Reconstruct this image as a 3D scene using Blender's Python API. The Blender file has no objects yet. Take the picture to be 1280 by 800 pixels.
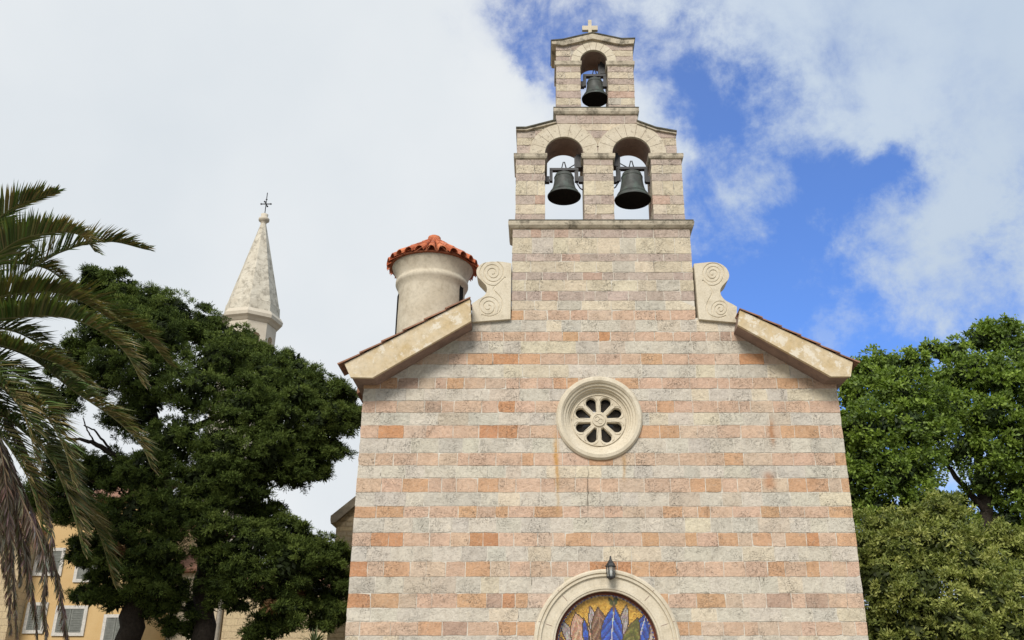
import bpy, math, random
import numpy as np
from mathutils import Vector, noise as mnoise
R = math.radians
random.seed(7); rng = np.random.default_rng(7)
S = bpy.context.scene
COL = S.collection
def U8(*c):
    """sRGB 0-255 -> linear"""
    return tuple(((v/255)/12.92 if v/255 <= .04045 else ((v/255+.055)/1.055)**2.4) for v in c)

# ------------------------------------------------------------------ camera
F, PX, PY = 1185.0, 677.0, 400.0
PITCH = R(22.43)
CAM = Vector((-1.06, -16.16, 1.65))
cd = bpy.data.cameras.new('camera'); cam = bpy.data.objects.new('camera', cd); COL.objects.link(cam)
cam.location = CAM; cam.rotation_euler = (math.pi/2+PITCH, 0, 0)
cd.sensor_width = 36; cd.lens = F/1280*36; cd.shift_x = -(PX-640)/1280; cd.clip_end = 2000; cd.clip_start = .1
S.camera = cam
_f = Vector((0, math.cos(PITCH), math.sin(PITCH))); _u = Vector((0, -math.sin(PITCH), math.cos(PITCH)))
def ray(px, py):
    return Vector((1, 0, 0))*((px-PX)/F) + _u*((PY-py)/F) + _f
def U(px, py, Y=0.0):
    d = ray(px, py); return CAM + d*((Y-CAM.y)/d.y)
def UX(px, py, Y=0.0): return U(px, py, Y).x
def UZ(py, Y=0.0): return U(PX, py, Y).z

# ------------------------------------------------------------------ world, sun, exposure
SUN_EL, SUN_AZ = R(38), R(-14)      # azimuth measured from behind the camera, negative = to its left
w = bpy.data.worlds.new('World'); S.world = w; w.use_nodes = True
nt = w.node_tree; nt.nodes.clear()
def N(t, typ, **k):
    n = t.nodes.new(typ)
    for a, v in k.items(): setattr(n, a, v)
    return n
def build_world():
    L = nt.links.new
    out = N(nt, 'ShaderNodeOutputWorld'); bg = N(nt, 'ShaderNodeBackground'); L(bg.outputs[0], out.inputs[0])
    bg.inputs[1].default_value = .1
    sky = N(nt, 'ShaderNodeTexSky', sky_type='NISHITA', sun_disc=False)
    sky.sun_elevation = SUN_EL; sky.sun_rotation = math.pi + SUN_AZ*-1*-1
    sky.air_density = 1.0; sky.dust_density = .3; sky.ozone_density = 2.5
    tint = N(nt, 'ShaderNodeMix', data_type='RGBA', blend_type='MULTIPLY'); tint.inputs[0].default_value = 1
    L(sky.outputs[0], tint.inputs[6]); tint.inputs[7].default_value = (.66, 1.12, 1.92, 1)
    tc = N(nt, 'ShaderNodeTexCoord')
    # warp the direction for ragged cloud edges
    n1 = N(nt, 'ShaderNodeTexNoise'); n1.inputs['Scale'].default_value = 7; n1.inputs['Detail'].default_value = 8; n1.inputs['Roughness'].default_value = .6
    L(tc.outputs['Generated'], n1.inputs['Vector'])
    sub = N(nt, 'ShaderNodeVectorMath', operation='SUBTRACT'); L(n1.outputs['Color'], sub.inputs[0]); sub.inputs[1].default_value = (.5, .5, .5)
    sc = N(nt, 'ShaderNodeVectorMath', operation='SCALE'); L(sub.outputs[0], sc.inputs[0]); sc.inputs['Scale'].default_value = .20
    add = N(nt, 'ShaderNodeVectorMath', operation='ADD'); L(tc.outputs['Generated'], add.inputs[0]); L(sc.outputs[0], add.inputs[1])
    nrm = N(nt, 'ShaderNodeVectorMath', operation='NORMALIZE'); L(add.outputs[0], nrm.inputs[0])
    holes = [(930, 100, 48, .75), (880, 165, 58, .65), (862, 225, 52, .55), (985, 340, 66, .9), (945, 375, 60, .7), (1045, 240, 58, .75), (1010, 190, 50, .55), (905, 300, 55, .6),
             (940, 250, 55, .5), (1115, 205, 32, .7), (1065, 215, 36, .6), (1075, 445, 60, .9), (980, 425, 62, .65), (690, 60, 62, .62), (705, 5, 60, .5), (830, 50, 55, .45),
             (1262, 285, 55, .55), (1160, 430, 60, .6), (650, 105, 20, .6), (1290, 420, 60, .6), (1010, 540, 100, .8), (1200, 560, 120, .9), (895, 130, 50, .5), (890, 345, 55, .6), (1010, 290, 40, .5), (820, 110, 50, .4), (800, 20, 90, .35), (640, 40, 70, .3), (1000, 100, 90, .3), (1130, 330, 110, .22), (1230, 200, 90, .25), (1090, 60, 120, .2), (900, 400, 50, .5), (870, 300, 40, .4)]
    acc = None
    for (px, py, r, amp) in holes:
        d = ray(px, py).normalized()
        dot = N(nt, 'ShaderNodeVectorMath', operation='DOT_PRODUCT'); L(nrm.outputs[0], dot.inputs[0]); dot.inputs[1].default_value = d
        k = 1/(2*(r/F*.75)**2)*2
        m1 = N(nt, 'ShaderNodeMath', operation='MULTIPLY_ADD'); L(dot.outputs['Value'], m1.inputs[0]); m1.inputs[1].default_value = k; m1.inputs[2].default_value = -k
        e = N(nt, 'ShaderNodeMath', operation='EXPONENT'); L(m1.outputs[0], e.inputs[0])
        m2 = N(nt, 'ShaderNodeMath', operation='MULTIPLY_ADD'); L(e.outputs[0], m2.inputs[0]); m2.inputs[1].default_value = amp
        if acc is None: m2.inputs[2].default_value = 0
        else: L(acc, m2.inputs[2])
        acc = m2.outputs[0]
    # wisps inside the holes
    n2 = N(nt, 'ShaderNodeTexNoise'); n2.inputs['Scale'].default_value = 12; n2.inputs['Detail'].default_value = 10; n2.inputs['Roughness'].default_value = .66; n2.inputs['Distortion'].default_value = .15
    L(tc.outputs['Generated'], n2.inputs['Vector'])
    m3 = N(nt, 'ShaderNodeMapRange'); L(n2.outputs['Fac'], m3.inputs[0]); m3.inputs[1].default_value = .30; m3.inputs[2].default_value = .68; m3.inputs[3].default_value = .65; m3.inputs[4].default_value = -.75
    gate = N(nt, 'ShaderNodeMath', operation='MULTIPLY', use_clamp=True); L(acc, gate.inputs[0]); gate.inputs[1].default_value = 1.6
    wis = N(nt, 'ShaderNodeMath', operation='MULTIPLY'); L(m3.outputs[0], wis.inputs[0]); L(gate.outputs[0], wis.inputs[1])
    s = N(nt, 'ShaderNodeMath', operation='ADD'); L(acc, s.inputs[0]); L(wis.outputs[0], s.inputs[1])
    mr = N(nt, 'ShaderNodeMapRange', interpolation_type='SMOOTHSTEP'); L(s.outputs[0], mr.inputs[0]); mr.inputs[1].default_value = .02; mr.inputs[2].default_value = 1.42; mr.inputs[3].default_value = 0; mr.inputs[4].default_value = .90
    # cloud brightness: broad soft variation
    n3 = N(nt, 'ShaderNodeTexNoise'); n3.inputs['Scale'].default_value = 3.0; n3.inputs['Detail'].default_value = 5; n3.inputs['Roughness'].default_value = .5
    L(tc.outputs['Generated'], n3.inputs['Vector'])
    cr = N(nt, 'ShaderNodeValToRGB'); L(n3.outputs['Fac'], cr.inputs[0])
    cr.color_ramp.elements[0].position = .30; cr.color_ramp.elements[0].color = (6.3, 6.8, 7.25, 1)
    cr.color_ramp.elements[1].position = .68; cr.color_ramp.elements[1].color = (7.4, 7.7, 7.95, 1)
    # right half of the sky: thinner, bluer cloud
    sx = N(nt, 'ShaderNodeSeparateXYZ'); L(nrm.outputs[0], sx.inputs[0])
    rr = N(nt, 'ShaderNodeMapRange', interpolation_type='SMOOTHSTEP'); L(sx.outputs[0], rr.inputs[0]); rr.inputs[1].default_value = -.05; rr.inputs[2].default_value = .25
    thin = N(nt, 'ShaderNodeMix', data_type='RGBA', blend_type='MULTIPLY'); L(rr.outputs[0], thin.inputs[0]); L(cr.outputs[0], thin.inputs[6]); thin.inputs[7].default_value = (.74, .82, .93, 1)
    mx = N(nt, 'ShaderNodeMix', data_type='RGBA'); L(mr.outputs[0], mx.inputs[0]); L(thin.outputs[2], mx.inputs[6]); L(tint.outputs[2], mx.inputs[7])
    L(mx.outputs[2], bg.inputs[0])
build_world()
sd = bpy.data.lights.new('sun', 'SUN'); sd.energy = 3.0; sd.angle = R(22); sd.color = (1, .95, .88)
sun = bpy.data.objects.new('sun', sd); COL.objects.link(sun); sun.location = (-8, -30, 40)
_sdir = Vector((math.sin(SUN_AZ)*math.cos(SUN_EL), -math.cos(SUN_AZ)*math.cos(SUN_EL), math.sin(SUN_EL)))
sun.rotation_euler = _sdir.to_track_quat('Z', 'Y').to_euler()
vs = S.view_settings; vs.view_transform = 'Standard'; vs.look = 'None'; vs.gamma = 1; vs.use_curve_mapping = False; vs.exposure = 0.15
S.render.engine = 'CYCLES'; S.cycles.use_denoising = True; S.cycles.max_bounces = 6; S.cycles.transparent_max_bounces = 8
S.cycles.sample_clamp_indirect = 6

# ------------------------------------------------------------------ materials
def newmat(name):
    m = bpy.data.materials.new(name); m.use_nodes = True
    t = m.node_tree; b = t.nodes['Principled BSDF']; return m, t, b
def coords(t, scale=None):
    tc = N(t, 'ShaderNodeTexCoord'); return tc.outputs['Object']
def noise(t, vec, scale, detail=4, rough=.55, dist=0):
    n = N(t, 'ShaderNodeTexNoise'); n.inputs['Scale'].default_value = scale; n.inputs['Detail'].default_value = detail
    n.inputs['Roughness'].default_value = rough; n.inputs['Distortion'].default_value = dist
    t.links.new(vec, n.inputs['Vector']); return n.outputs['Fac']
def ramp(t, fac, stops):
    r = N(t, 'ShaderNodeValToRGB'); t.links.new(fac, r.inputs[0]); e = r.color_ramp.elements
    while len(e) < len(stops): e.new(.5)
    for el, (p, c) in zip(e, stops):
        el.position = p; el.color = tuple(c)+(1,) if len(c) == 3 else c
    return r.outputs[0]
def mixc(t, fac, a, b, mode='MIX'):
    m = N(t, 'ShaderNodeMix', data_type='RGBA', blend_type=mode)
    for s, v in ((0, fac), (6, a), (7, b)):
        if isinstance(v, (int, float)): m.inputs[s].default_value = v
        elif isinstance(v, tuple): m.inputs[s].default_value = v+(1,) if len(v) == 3 else v
        else: t.links.new(v, m.inputs[s])
    return m.outputs[2]
def bump(t, b, h, strength, dist=.01):
    n = N(t, 'ShaderNodeBump'); n.inputs['Strength'].default_value = strength; n.inputs['Distance'].default_value = dist
    t.links.new(h, n.inputs['Height']); t.links.new(n.outputs[0], b.inputs['Normal'])
def math_(t, op, a, b=None):
    m = N(t, 'ShaderNodeMath', operation=op)
    for i, v in enumerate((a, b)):
        if v is None: continue
        if isinstance(v, (int, float)): m.inputs[i].default_value = v
        else: t.links.new(v, m.inputs[i])
    return m.outputs[0]
def attr(t, name='col'):
    a = N(t, 'ShaderNodeAttribute', attribute_name=name); return a.outputs['Color']
def setb(b, rough=.9, spec=.2, metal=0):
    b.inputs['Roughness'].default_value = rough; b.inputs['Specular IOR Level'].default_value = spec; b.inputs['Metallic'].default_value = metal

def stone_mat(name, streaks=False):
    """cut limestone blocks: colour of each block from the mesh, grain, veins, pits"""
    m, t, b = newmat(name); v = coords(t); c = attr(t)
    g = noise(t, v, 20, 6, .72); c = mixc(t, 1, c, ramp(t, g, [(.28, (.70, .67, .64)), (.45, (.97, .96, .95)), (.72, (1.13, 1.12, 1.10))]), 'MULTIPLY')
    g3 = noise(t, v, 17, 6, .75, 1.2); c = mixc(t, math_(t, 'MULTIPLY', ramp(t, g3, [(.61, (0, 0, 0)), (.68, (1, 1, 1))]), .28), c, (.24, .19, .145))
    g2 = noise(t, v, 7, 4, .6, .8); c = mixc(t, 1, c, ramp(t, g2, [(.3, (.86, .84, .82)), (.52, (1, 1, 1)), (.75, (1.10, 1.08, 1.05))]), 'MULTIPLY')
    # pale veins and dark cracks / pits
    vn = noise(t, v, 9, 3, .5, 2.2); vv = math_(t, 'ABSOLUTE', math_(t, 'SUBTRACT', vn, .5))
    gate = noise(t, v, 2.2, 2); gate = ramp(t, gate, [(.48, (0, 0, 0)), (.62, (1, 1, 1))])
    crack = ramp(t, vv, [(0, (1, 1, 1)), (.012, (0, 0, 0))])
    cf = math_(t, 'MULTIPLY', crack, gate)
    c = mixc(t, math_(t, 'MULTIPLY', cf, .62), c, (.16, .13, .10))
    vn2 = noise(t, v, 6, 3, .5, 1.5); v2 = ramp(t, math_(t, 'ABSOLUTE', math_(t, 'SUBTRACT', vn2, .47)), [(0, (1, 1, 1)), (.014, (0, 0, 0))])
    c = mixc(t, math_(t, 'MULTIPLY', v2, .35), c, (.56, .50, .42))
    pit = noise(t, v, 62, 2, .5); pf = ramp(t, pit, [(.66, (0, 0, 0)), (.74, (1, 1, 1))]); c = mixc(t, math_(t, 'MULTIPLY', pf, .45), c, (.15, .12, .09))
    # grey lichen bloom in large soft patches
    li = noise(t, v, 1.1, 5, .65); c = mixc(t, math_(t, 'MULTIPLY', ramp(t, li, [(.52, (0, 0, 0)), (.72, (1, 1, 1))]), .18), c, (.36, .34, .29))
    # rust that ran down from the round window and an old clamp
    sp = N(t, 'ShaderNodeSeparateXYZ'); t.links.new(v, sp.inputs[0])
    wx = math_(t, 'MULTIPLY', math_(t, 'SUBTRACT', noise(t, v, 3, 4), .5), .18); xw = math_(t, 'ADD', sp.outputs[0], wx)
    for (px, p0, p1, wd, am, cl) in ((695, 545, 605, .035, .75, (.50, .25, .045)), (780, 568, 600, .03, .5, (.45, .24, .06)), (965, 525, 556, .05, .7, (.34, .15, .06)), (962, 590, 612, .09, .6, (.40, .15, .05)), (697, 600, 640, .03, .4, (.42, .26, .08)), (735, 585, 640, .012, .8, (.09, .07, .05))):
        x0 = UX(px, (p0+p1)/2); z0, z1 = UZ(p1), UZ(p0)
        gx_ = math_(t, 'DIVIDE', math_(t, 'SUBTRACT', xw, x0), wd); ex_ = math_(t, 'EXPONENT', math_(t, 'MULTIPLY', math_(t, 'MULTIPLY', gx_, gx_), -1))
        gz_ = math_(t, 'DIVIDE', math_(t, 'SUBTRACT', sp.outputs[2], (z0+z1)/2), (z1-z0)/2); ez_ = math_(t, 'EXPONENT', math_(t, 'MULTIPLY', math_(t, 'POWER', math_(t, 'ABSOLUTE', gz_), 4), -1))
        c = mixc(t, math_(t, 'MULTIPLY', math_(t, 'MULTIPLY', ex_, ez_), am), c, cl)
    t.links.new(c, b.inputs['Base Color']); setb(b, .92, .15)
    h = math_(t, 'SUBTRACT', math_(t, 'ADD', math_(t, 'MULTIPLY', g, .6), math_(t, 'MULTIPLY', g2, .7)), math_(t, 'ADD', math_(t, 'MULTIPLY', cf, .5), math_(t, 'MULTIPLY', pf, .3)))
    bump(t, b, h, 1.0, .03); return m
def mottled(name, c1, c2, sc=6, dark=None, darksc=3, dth=(.58, .7), rough=.9, bs=.35, bd=.01, fine=40, damt=.7):
    m, t, b = newmat(name); v = coords(t)
    n1 = noise(t, v, sc, 5, .6, .4); c = ramp(t, n1, [(.3, c1), (.7, c2)])
    n2 = noise(t, v, fine, 4, .65); c = mixc(t, 1, c, ramp(t, n2, [(.3, (.84, .83, .81)), (.5, (1, 1, 1)), (.72, (1.08, 1.07, 1.05))]), 'MULTIPLY')
    if dark:
        d = noise(t, v, darksc, 7, .72, .3); c = mixc(t, math_(t, 'MULTIPLY', ramp(t, d, [(dth[0], (0, 0, 0)), (dth[1], (1, 1, 1))]), damt), c, dark)
    t.links.new(c, b.inputs['Base Color']); setb(b, rough, .2)
    bump(t, b, math_(t, 'ADD', n1, math_(t, 'MULTIPLY', n2, .5)), bs, bd); return m
def brick_mat(name, c1, c2, mortar, bw, bh, off=.5, msize=.012, axis='XZ'):
    m, t, b = newmat(name); v = coords(t)
    sp = N(t, 'ShaderNodeSeparateXYZ'); t.links.new(v, sp.inputs[0]); cb = N(t, 'ShaderNodeCombineXYZ')
    t.links.new(math_(t, 'ADD', sp.outputs[0], sp.outputs[1]), cb.inputs[0]); t.links.new(sp.outputs[2], cb.inputs[1])
    wob = noise(t, v, 2.5, 3); ww = N(t, 'ShaderNodeVectorMath', operation='ADD'); t.links.new(cb.outputs[0], ww.inputs[0])
    w2 = N(t, 'ShaderNodeCombineXYZ'); t.links.new(math_(t, 'MULTIPLY', wob, bh*.7), w2.inputs[1]); t.links.new(math_(t, 'MULTIPLY', wob, bw*.6), w2.inputs[0]); t.links.new(w2.outputs[0], ww.inputs[1])
    br = N(t, 'ShaderNodeTexBrick'); t.links.new(ww.outputs[0], br.inputs['Vector']); br.inputs['Scale'].default_value = 1
    br.inputs['Brick Width'].default_value = bw; br.inputs['Row Height'].default_value = bh; br.inputs['Mortar Size'].default_value = msize
    br.inputs['Color1'].default_value = c1+(1,); br.inputs['Color2'].default_value = c2+(1,); br.inputs['Mortar'].default_value = mortar+(1,); br.offset = off
    n2 = noise(t, v, 14, 5, .65); c = mixc(t, 1, br.outputs['Color'], ramp(t, n2, [(.3, (.72, .70, .66)), (.5, (1, 1, 1)), (.72, (1.15, 1.13, 1.1))]), 'MULTIPLY')
    t.links.new(c, b.inputs['Base Color']); setb(b, .92, .15)
    bump(t, b, math_(t, 'ADD', math_(t, 'MULTIPLY', br.outputs['Fac'], -1), n2), .6, .02); return m
def flat(name, c, rough=.6, spec=.3, metal=0, var=.2, sc=12, bs=.15):
    m, t, b = newmat(name); v = coords(t); n1 = noise(t, v, sc, 4, .6)
    lo = tuple(x*(1-var) for x in c); hi = tuple(min(1, x*(1+var)) for x in c)
    t.links.new(ramp(t, n1, [(.3, lo), (.7, hi)]), b.inputs['Base Color']); setb(b, rough, spec, metal); bump(t, b, n1, bs, .01); return m
def leaf_mat(name, trans=.3, gloss=.35):
    m, t, b = newmat(name); c = attr(t)
    out = t.nodes['Material Output']
    setb(b, .55, gloss); t.links.new(c, b.inputs['Base Color'])
    tr = N(t, 'ShaderNodeBsdfTranslucent'); t.links.new(mixc(t, 1, c, (1.15, 1.25, .6), 'MULTIPLY'), tr.inputs[0])
    mx = N(t, 'ShaderNodeMixShader'); mx.inputs[0].default_value = trans
    t.links.new(b.outputs[0], mx.inputs[1]); t.links.new(tr.outputs[0], mx.inputs[2]); t.links.new(mx.outputs[0], out.inputs[0]); return m
def glass_mat(name, c, rough=.1, alpha=.45):
    m, t, b = newmat(name); b.inputs['Base Color'].default_value = c+(1,); setb(b, rough, .5); b.inputs['Alpha'].default_value = alpha; return m

M = {}
M['stone'] = stone_mat('banded_limestone')
M['mortar'] = mottled('mortar', (.52, .48, .41), (.66, .62, .54), 9, (.10, .08, .06), 2.3, (.56, .64), damt=.75)
M['trim'] = mottled('carved_cream_stone', (.50, .43, .32), (.60, .54, .42), 5, (.20, .17, .12), 9, (.62, .74), bs=.3, damt=.5)
M['clean'] = mottled('smooth_cream_stone', (.55, .48, .36), (.64, .575, .455), 3.5, (.33, .28, .20), 5, (.54, .70), bs=.35, damt=.5)
M['weathered'] = mottled('weathered_cornice_stone', (.40, .34, .26), (.54, .48, .37), 6, (.085, .075, .055), 5, (.47, .63), bs=.6, damt=.8)
M['arch'] = mottled('pitted_arch_stone', (.52, .45, .34), (.61, .545, .43), 5, (.16, .12, .085), 15, (.56, .65), bs=.6, damt=.7)
M['stucco'] = mottled('ochre_stucco', (.50, .375, .20), (.60, .515, .38), 2.6, (.70, .65, .55), 5, (.55, .60), bs=.6, fine=14)
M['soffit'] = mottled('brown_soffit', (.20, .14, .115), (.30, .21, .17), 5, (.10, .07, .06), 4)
M['turret'] = mottled('turret_plaster', (.50, .435, .33), (.60, .54, .43), 1.5, (.35, .29, .21), 2.6, (.50, .68), bs=.35, fine=14, damt=.6)
M['terracotta'] = mottled('terracotta_tile', (.46, .115, .045), (.66, .225, .10), 5, (.12, .06, .045), 7, (.60, .72), rough=.8, damt=.6)
M['oldtile'] = mottled('old_roof_tile', (.17, .09, .06), (.32, .17, .11), 5, (.05, .04, .03), 7)
M['bronze'] = mottled('dark_bronze', (.050, .053, .050), (.095, .100, .092), 7, (.10, .145, .12), 4, (.48, .68), rough=.5, bs=.3)
M['iron'] = flat('black_iron', (.022, .022, .024), .5, .4)
M['dark'] = flat('dark_interior', (.012, .010, .009), .9, .1)
M['glass'] = glass_mat('lantern_glass', (.55, .58, .55), .15, .35)
M['pane'] = glass_mat('dark_window_glass', (.02, .018, .017), .15, 1)
M['joint'] = flat('dark_joint', (.24, .19, .14), .9, .1)
M['spire'] = mottled('spire_stone', (.50, .45, .36), (.62, .575, .48), 1.6, (.20, .175, .135), 2.4, (.49, .60), bs=.8, damt=.6, fine=6)
M['pale'] = mottled('pale_tower_stone', (.52, .46, .37), (.60, .54, .44), 2)
M['yellow'] = mottled('yellow_plaster', (.50, .335, .15), (.58, .405, .20), .8, (.52, .32, .12), 1.5, bs=.1)
M['cream_wall'] = mottled('cream_plaster', (.50, .42, .30), (.57, .49, .36), 1.2, bs=.1)
M['ashlar'] = brick_mat('yellowish_ashlar', (.52, .41, .25), (.46, .36, .225), (.38, .29, .18), .55, .27)
M['rubble'] = brick_mat('rubble_stone', (.58, .45, .27), (.44, .36, .25), (.40, .31, .19), .36, .13, msize=.02)
M['sidewall'] = brick_mat('grey_side_stone', (.42, .38, .31), (.38, .30, .24), (.34, .31, .26), .5, .24)
M['whiteframe'] = flat('white_window_frame', (.52, .49, .44), .6)
M['shutter'] = flat('grey_shutter', (.17, .175, .155), .7)
M['bark'] = mottled('dark_bark', (.022, .017, .013), (.050, .039, .030), 14, (.02, .015, .012), 5, bs=.9, bd=.03)
M['bark2'] = mottled('grey_bark', (.07, .055, .042), (.14, .115, .09), 12, bs=.9, bd=.03)
M['palmbark'] = mottled('palm_bark', (.10, .07, .045), (.20, .15, .10), 9, (.04, .03, .02), 6, bs=1, bd=.04)
M['leaf'] = leaf_mat('leaf_green', .30)
M['needle'] = leaf_mat('conifer_green', .15, .08)
M['palm'] = leaf_mat('palm_leaf', .22, .4)
M['wood'] = flat('dark_door_wood', (.09, .05, .03), .6)
M['cable'] = flat('grey_pipe', (.42, .38, .32), .5)
def tile_mat():
    m, t, b = newmat('terracotta_tiles'); c = attr(t); v = coords(t); n = noise(t, v, 9, 5, .6)
    c = mixc(t, 1, c, ramp(t, n, [(.3, (.62, .58, .56)), (.55, (1, 1, 1)), (.75, (1.15, 1.2, 1.25))]), 'MULTIPLY')
    d = noise(t, v, 6, 6, .7); c = mixc(t, math_(t, 'MULTIPLY', ramp(t, d, [(.58, (0, 0, 0)), (.68, (1, 1, 1))]), .6), c, (.13, .08, .06))
    t.links.new(c, b.inputs['Base Color']); setb(b, .85, .2); bump(t, b, n, .4, .01); return m
M['tiles'] = tile_mat()
def tess():
    m, t, b = newmat('glass_tesserae'); c = attr(t); v = coords(t)
    n = noise(t, v, 30, 3); c = mixc(t, 1, c, ramp(t, n, [(.3, (.7, .7, .7)), (.7, (1.2, 1.2, 1.2))]), 'MULTIPLY')
    t.links.new(c, b.inputs['Base Color']); setb(b, .38, .45); bump(t, b, n, .3, .004); return m
M['tess'] = tess()

# ------------------------------------------------------------------ mesh building
class MB:
    def __init__(s): s.v = []; s.f = []; s.c = []; s.m = []; s.sm = []
    def add(s, vs, fs, col=(1, 1, 1), mi=0, smooth=False):
        o = len(s.v); s.v += [tuple(p) for p in vs]
        for f in fs: s.f.append([i+o for i in f]); s.c.append(col); s.m.append(mi); s.sm.append(smooth)
    def box(s, x0, x1, y0, y1, z0, z1, col=(1, 1, 1), mi=0):
        s.add([(x0, y0, z0), (x1, y0, z0), (x1, y1, z0), (x0, y1, z0), (x0, y0, z1), (x1, y0, z1), (x1, y1, z1), (x0, y1, z1)],
              [(0, 3, 2, 1), (4, 5, 6, 7), (0, 1, 5, 4), (1, 2, 6, 5), (2, 3, 7, 6), (3, 0, 4, 7)], col, mi)
    def hexa(s, p8, col=(1, 1, 1), mi=0):
        s.add(p8, [(0, 3, 2, 1), (4, 5, 6, 7), (0, 1, 5, 4), (1, 2, 6, 5), (2, 3, 7, 6), (3, 0, 4, 7)], col, mi)
    def prism(s, poly, y0, y1, mi=0, col=(1, 1, 1), bevel=0):
        """XZ outline extruded along Y"""
        a = sum(poly[i][0]*poly[(i+1) % len(poly)][1]-poly[(i+1) % len(poly)][0]*poly[i][1] for i in range(len(poly)))
        if a < 0: poly = poly[::-1]
        n = len(poly)
        s.add([(x, y0, z) for x, z in poly]+[(x, y1, z) for x, z in poly],
              [list(range(n)), list(range(2*n-1, n-1, -1))]+[(i, i+n, (i+1) % n+n, (i+1) % n) for i in range(n)], col, mi)
    def lathe(s, c, prof, n=32, mi=0, axis='Z', smooth=True, col=(1, 1, 1), a0=0.0):
        vs = []; k = len(prof)
        for i in range(n):
            a = a0+2*math.pi*i/n; ca, sa = math.cos(a), math.sin(a)
            for r, h in prof:
                vs.append((c[0]+r*ca, c[1]+r*sa, c[2]+h) if axis == 'Z' else (c[0]+r*ca, c[1]+h, c[2]+r*sa))
        fs = []
        for i in range(n):
            j = (i+1) % n
            for q in range(k-1):
                fs.append((i*k+q, j*k+q, j*k+q+1, i*k+q+1))
        s.add(vs, fs, col, mi, smooth)
        for q in (0, k-1):
            if prof[q][0] > 1e-4: s.add([vs[i*k+q] for i in range(n)], [list(range(n))], col, mi)
    def arc(s, cx, cz, prof, a0, a1, n=32, mi=0, smooth=False):
        """profile of (r, y) swept about a Y axis between two angles; open profile closed into a loop"""
        full = abs(a1-a0) > 6.28; k = len(prof); m = n if full else n+1; vs = []
        for i in range(m):
            a = a0+(a1-a0)*i/n
            for r, y in prof: vs.append((cx+r*math.cos(a), y, cz+r*math.sin(a)))
        fs = []
        for i in range(n):
            j = (i+1) % m
            for q in range(k):
                p = (q+1) % k; fs.append((i*k+q, j*k+q, j*k+p, i*k+p))
        if not full: fs += [list(range(k)), [(m-1)*k+q for q in range(k)][::-1]]
        s.add(vs, fs, (1, 1, 1), mi, smooth)
    def tube(s, pts, rad, n=8, mi=0, col=(1, 1, 1), cap=True):
        pts = [Vector(p) for p in pts]
        if not isinstance(rad, (list, tuple)): rad = [rad]*len(pts)
        vs = []; up = Vector((.13, .21, .97)); k = len(pts)
        for i, p in enumerate(pts):
            d = (pts[min(i+1, k-1)]-pts[max(i-1, 0)]).normalized()
            if abs(d.dot(up)) > .97: up = Vector((1, .1, .05))
            a = d.cross(up).normalized(); b = d.cross(a).normalized(); up = -b if (-b).dot(up) > 0 else b
            for q in range(n):
                t = 2*math.pi*q/n; vs.append(p+(a*math.cos(t)+b*math.sin(t))*rad[i])
        fs = [(i*n+q, i*n+(q+1) % n, (i+1)*n+(q+1) % n, (i+1)*n+q) for i in range(k-1) for q in range(n)]
        if cap: fs += [list(range(n))[::-1], list(range((k-1)*n, k*n))]
        s.add(vs, fs, col, mi, True)
    def rectloft(s, x0, x1, y0, y1, rings, mi=0):
        """moulding round a rectangular plan; rings = (overhang, z) from bottom to top"""
        vs = []
        for o, z in rings: vs += [(x0-o, y0-o, z), (x1+o, y0-o, z), (x1+o, y1+o, z), (x0-o, y1+o, z)]
        k = len(rings); fs = [(3, 2, 1, 0), tuple(range(4*k-4, 4*k))]
        for i in range(k-1):
            for q in range(4): fs.append((4*i+q, 4*i+(q+1) % 4, 4*i+4+(q+1) % 4, 4*i+4+q))
        s.add(vs, fs, (1, 1, 1), mi)
    def build(s, name, mats, parent=None, origin=None):
        root = parent
        while root is not None and root.parent is not None: root = root.parent
        o = Vector(origin) if origin is not None else (root.location.copy() if root else Vector((0, 0, 0)))
        me = bpy.data.meshes.new(name); V = np.array(s.v, float)-np.array(o)
        me.from_pydata(V.tolist(), [], s.f)
        if not isinstance(mats, (list, tuple)): mats = [mats]
        for m in mats: me.materials.append(M[m])
        me.polygons.foreach_set('material_index', s.m); me.polygons.foreach_set('use_smooth', s.sm)
        lt = np.zeros(len(me.polygons), int); me.polygons.foreach_get('loop_total', lt)
        ca = me.color_attributes.new('col', 'FLOAT_COLOR', 'CORNER')
        cc = np.repeat(np.c_[np.array(s.c, float).reshape(-1, 3), np.ones(len(s.c))], lt, axis=0)
        ca.data.foreach_set('color', cc.ravel().astype(np.float32)); me.update()
        ob = bpy.data.objects.new(name, me); COL.objects.link(ob)
        if parent is not None: ob.parent = parent
        elif origin is not None: ob.location = o
        return ob
def tag(o, label=None, cat=None, group=None, kind=None):
    if label: o['label'] = label
    if cat: o['category'] = cat
    if group: o['group'] = group
    if kind: o['kind'] = kind
    return o
def empty(name, loc, label, cat, group=None):
    o = bpy.data.objects.new(name, None); COL.objects.link(o); o.location = loc; o.empty_display_size = .3
    return tag(o, label, cat, group)
def boolean_cut(ob, cutter_mb):
    c = cutter_mb.build('cutter', 'trim'); md = ob.modifiers.new('b', 'BOOLEAN'); md.operation = 'DIFFERENCE'; md.solver = 'EXACT'; md.object = c; md.use_self = True
    c.matrix_world = ob.matrix_world
    bpy.context.view_layer.update(); dg = bpy.context.evaluated_depsgraph_get()
    me = bpy.data.meshes.new_from_object(ob.evaluated_get(dg)); ob.modifiers.clear()
    if len(me.polygons) > 10: ob.data = me
    bpy.data.objects.remove(c)

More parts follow.
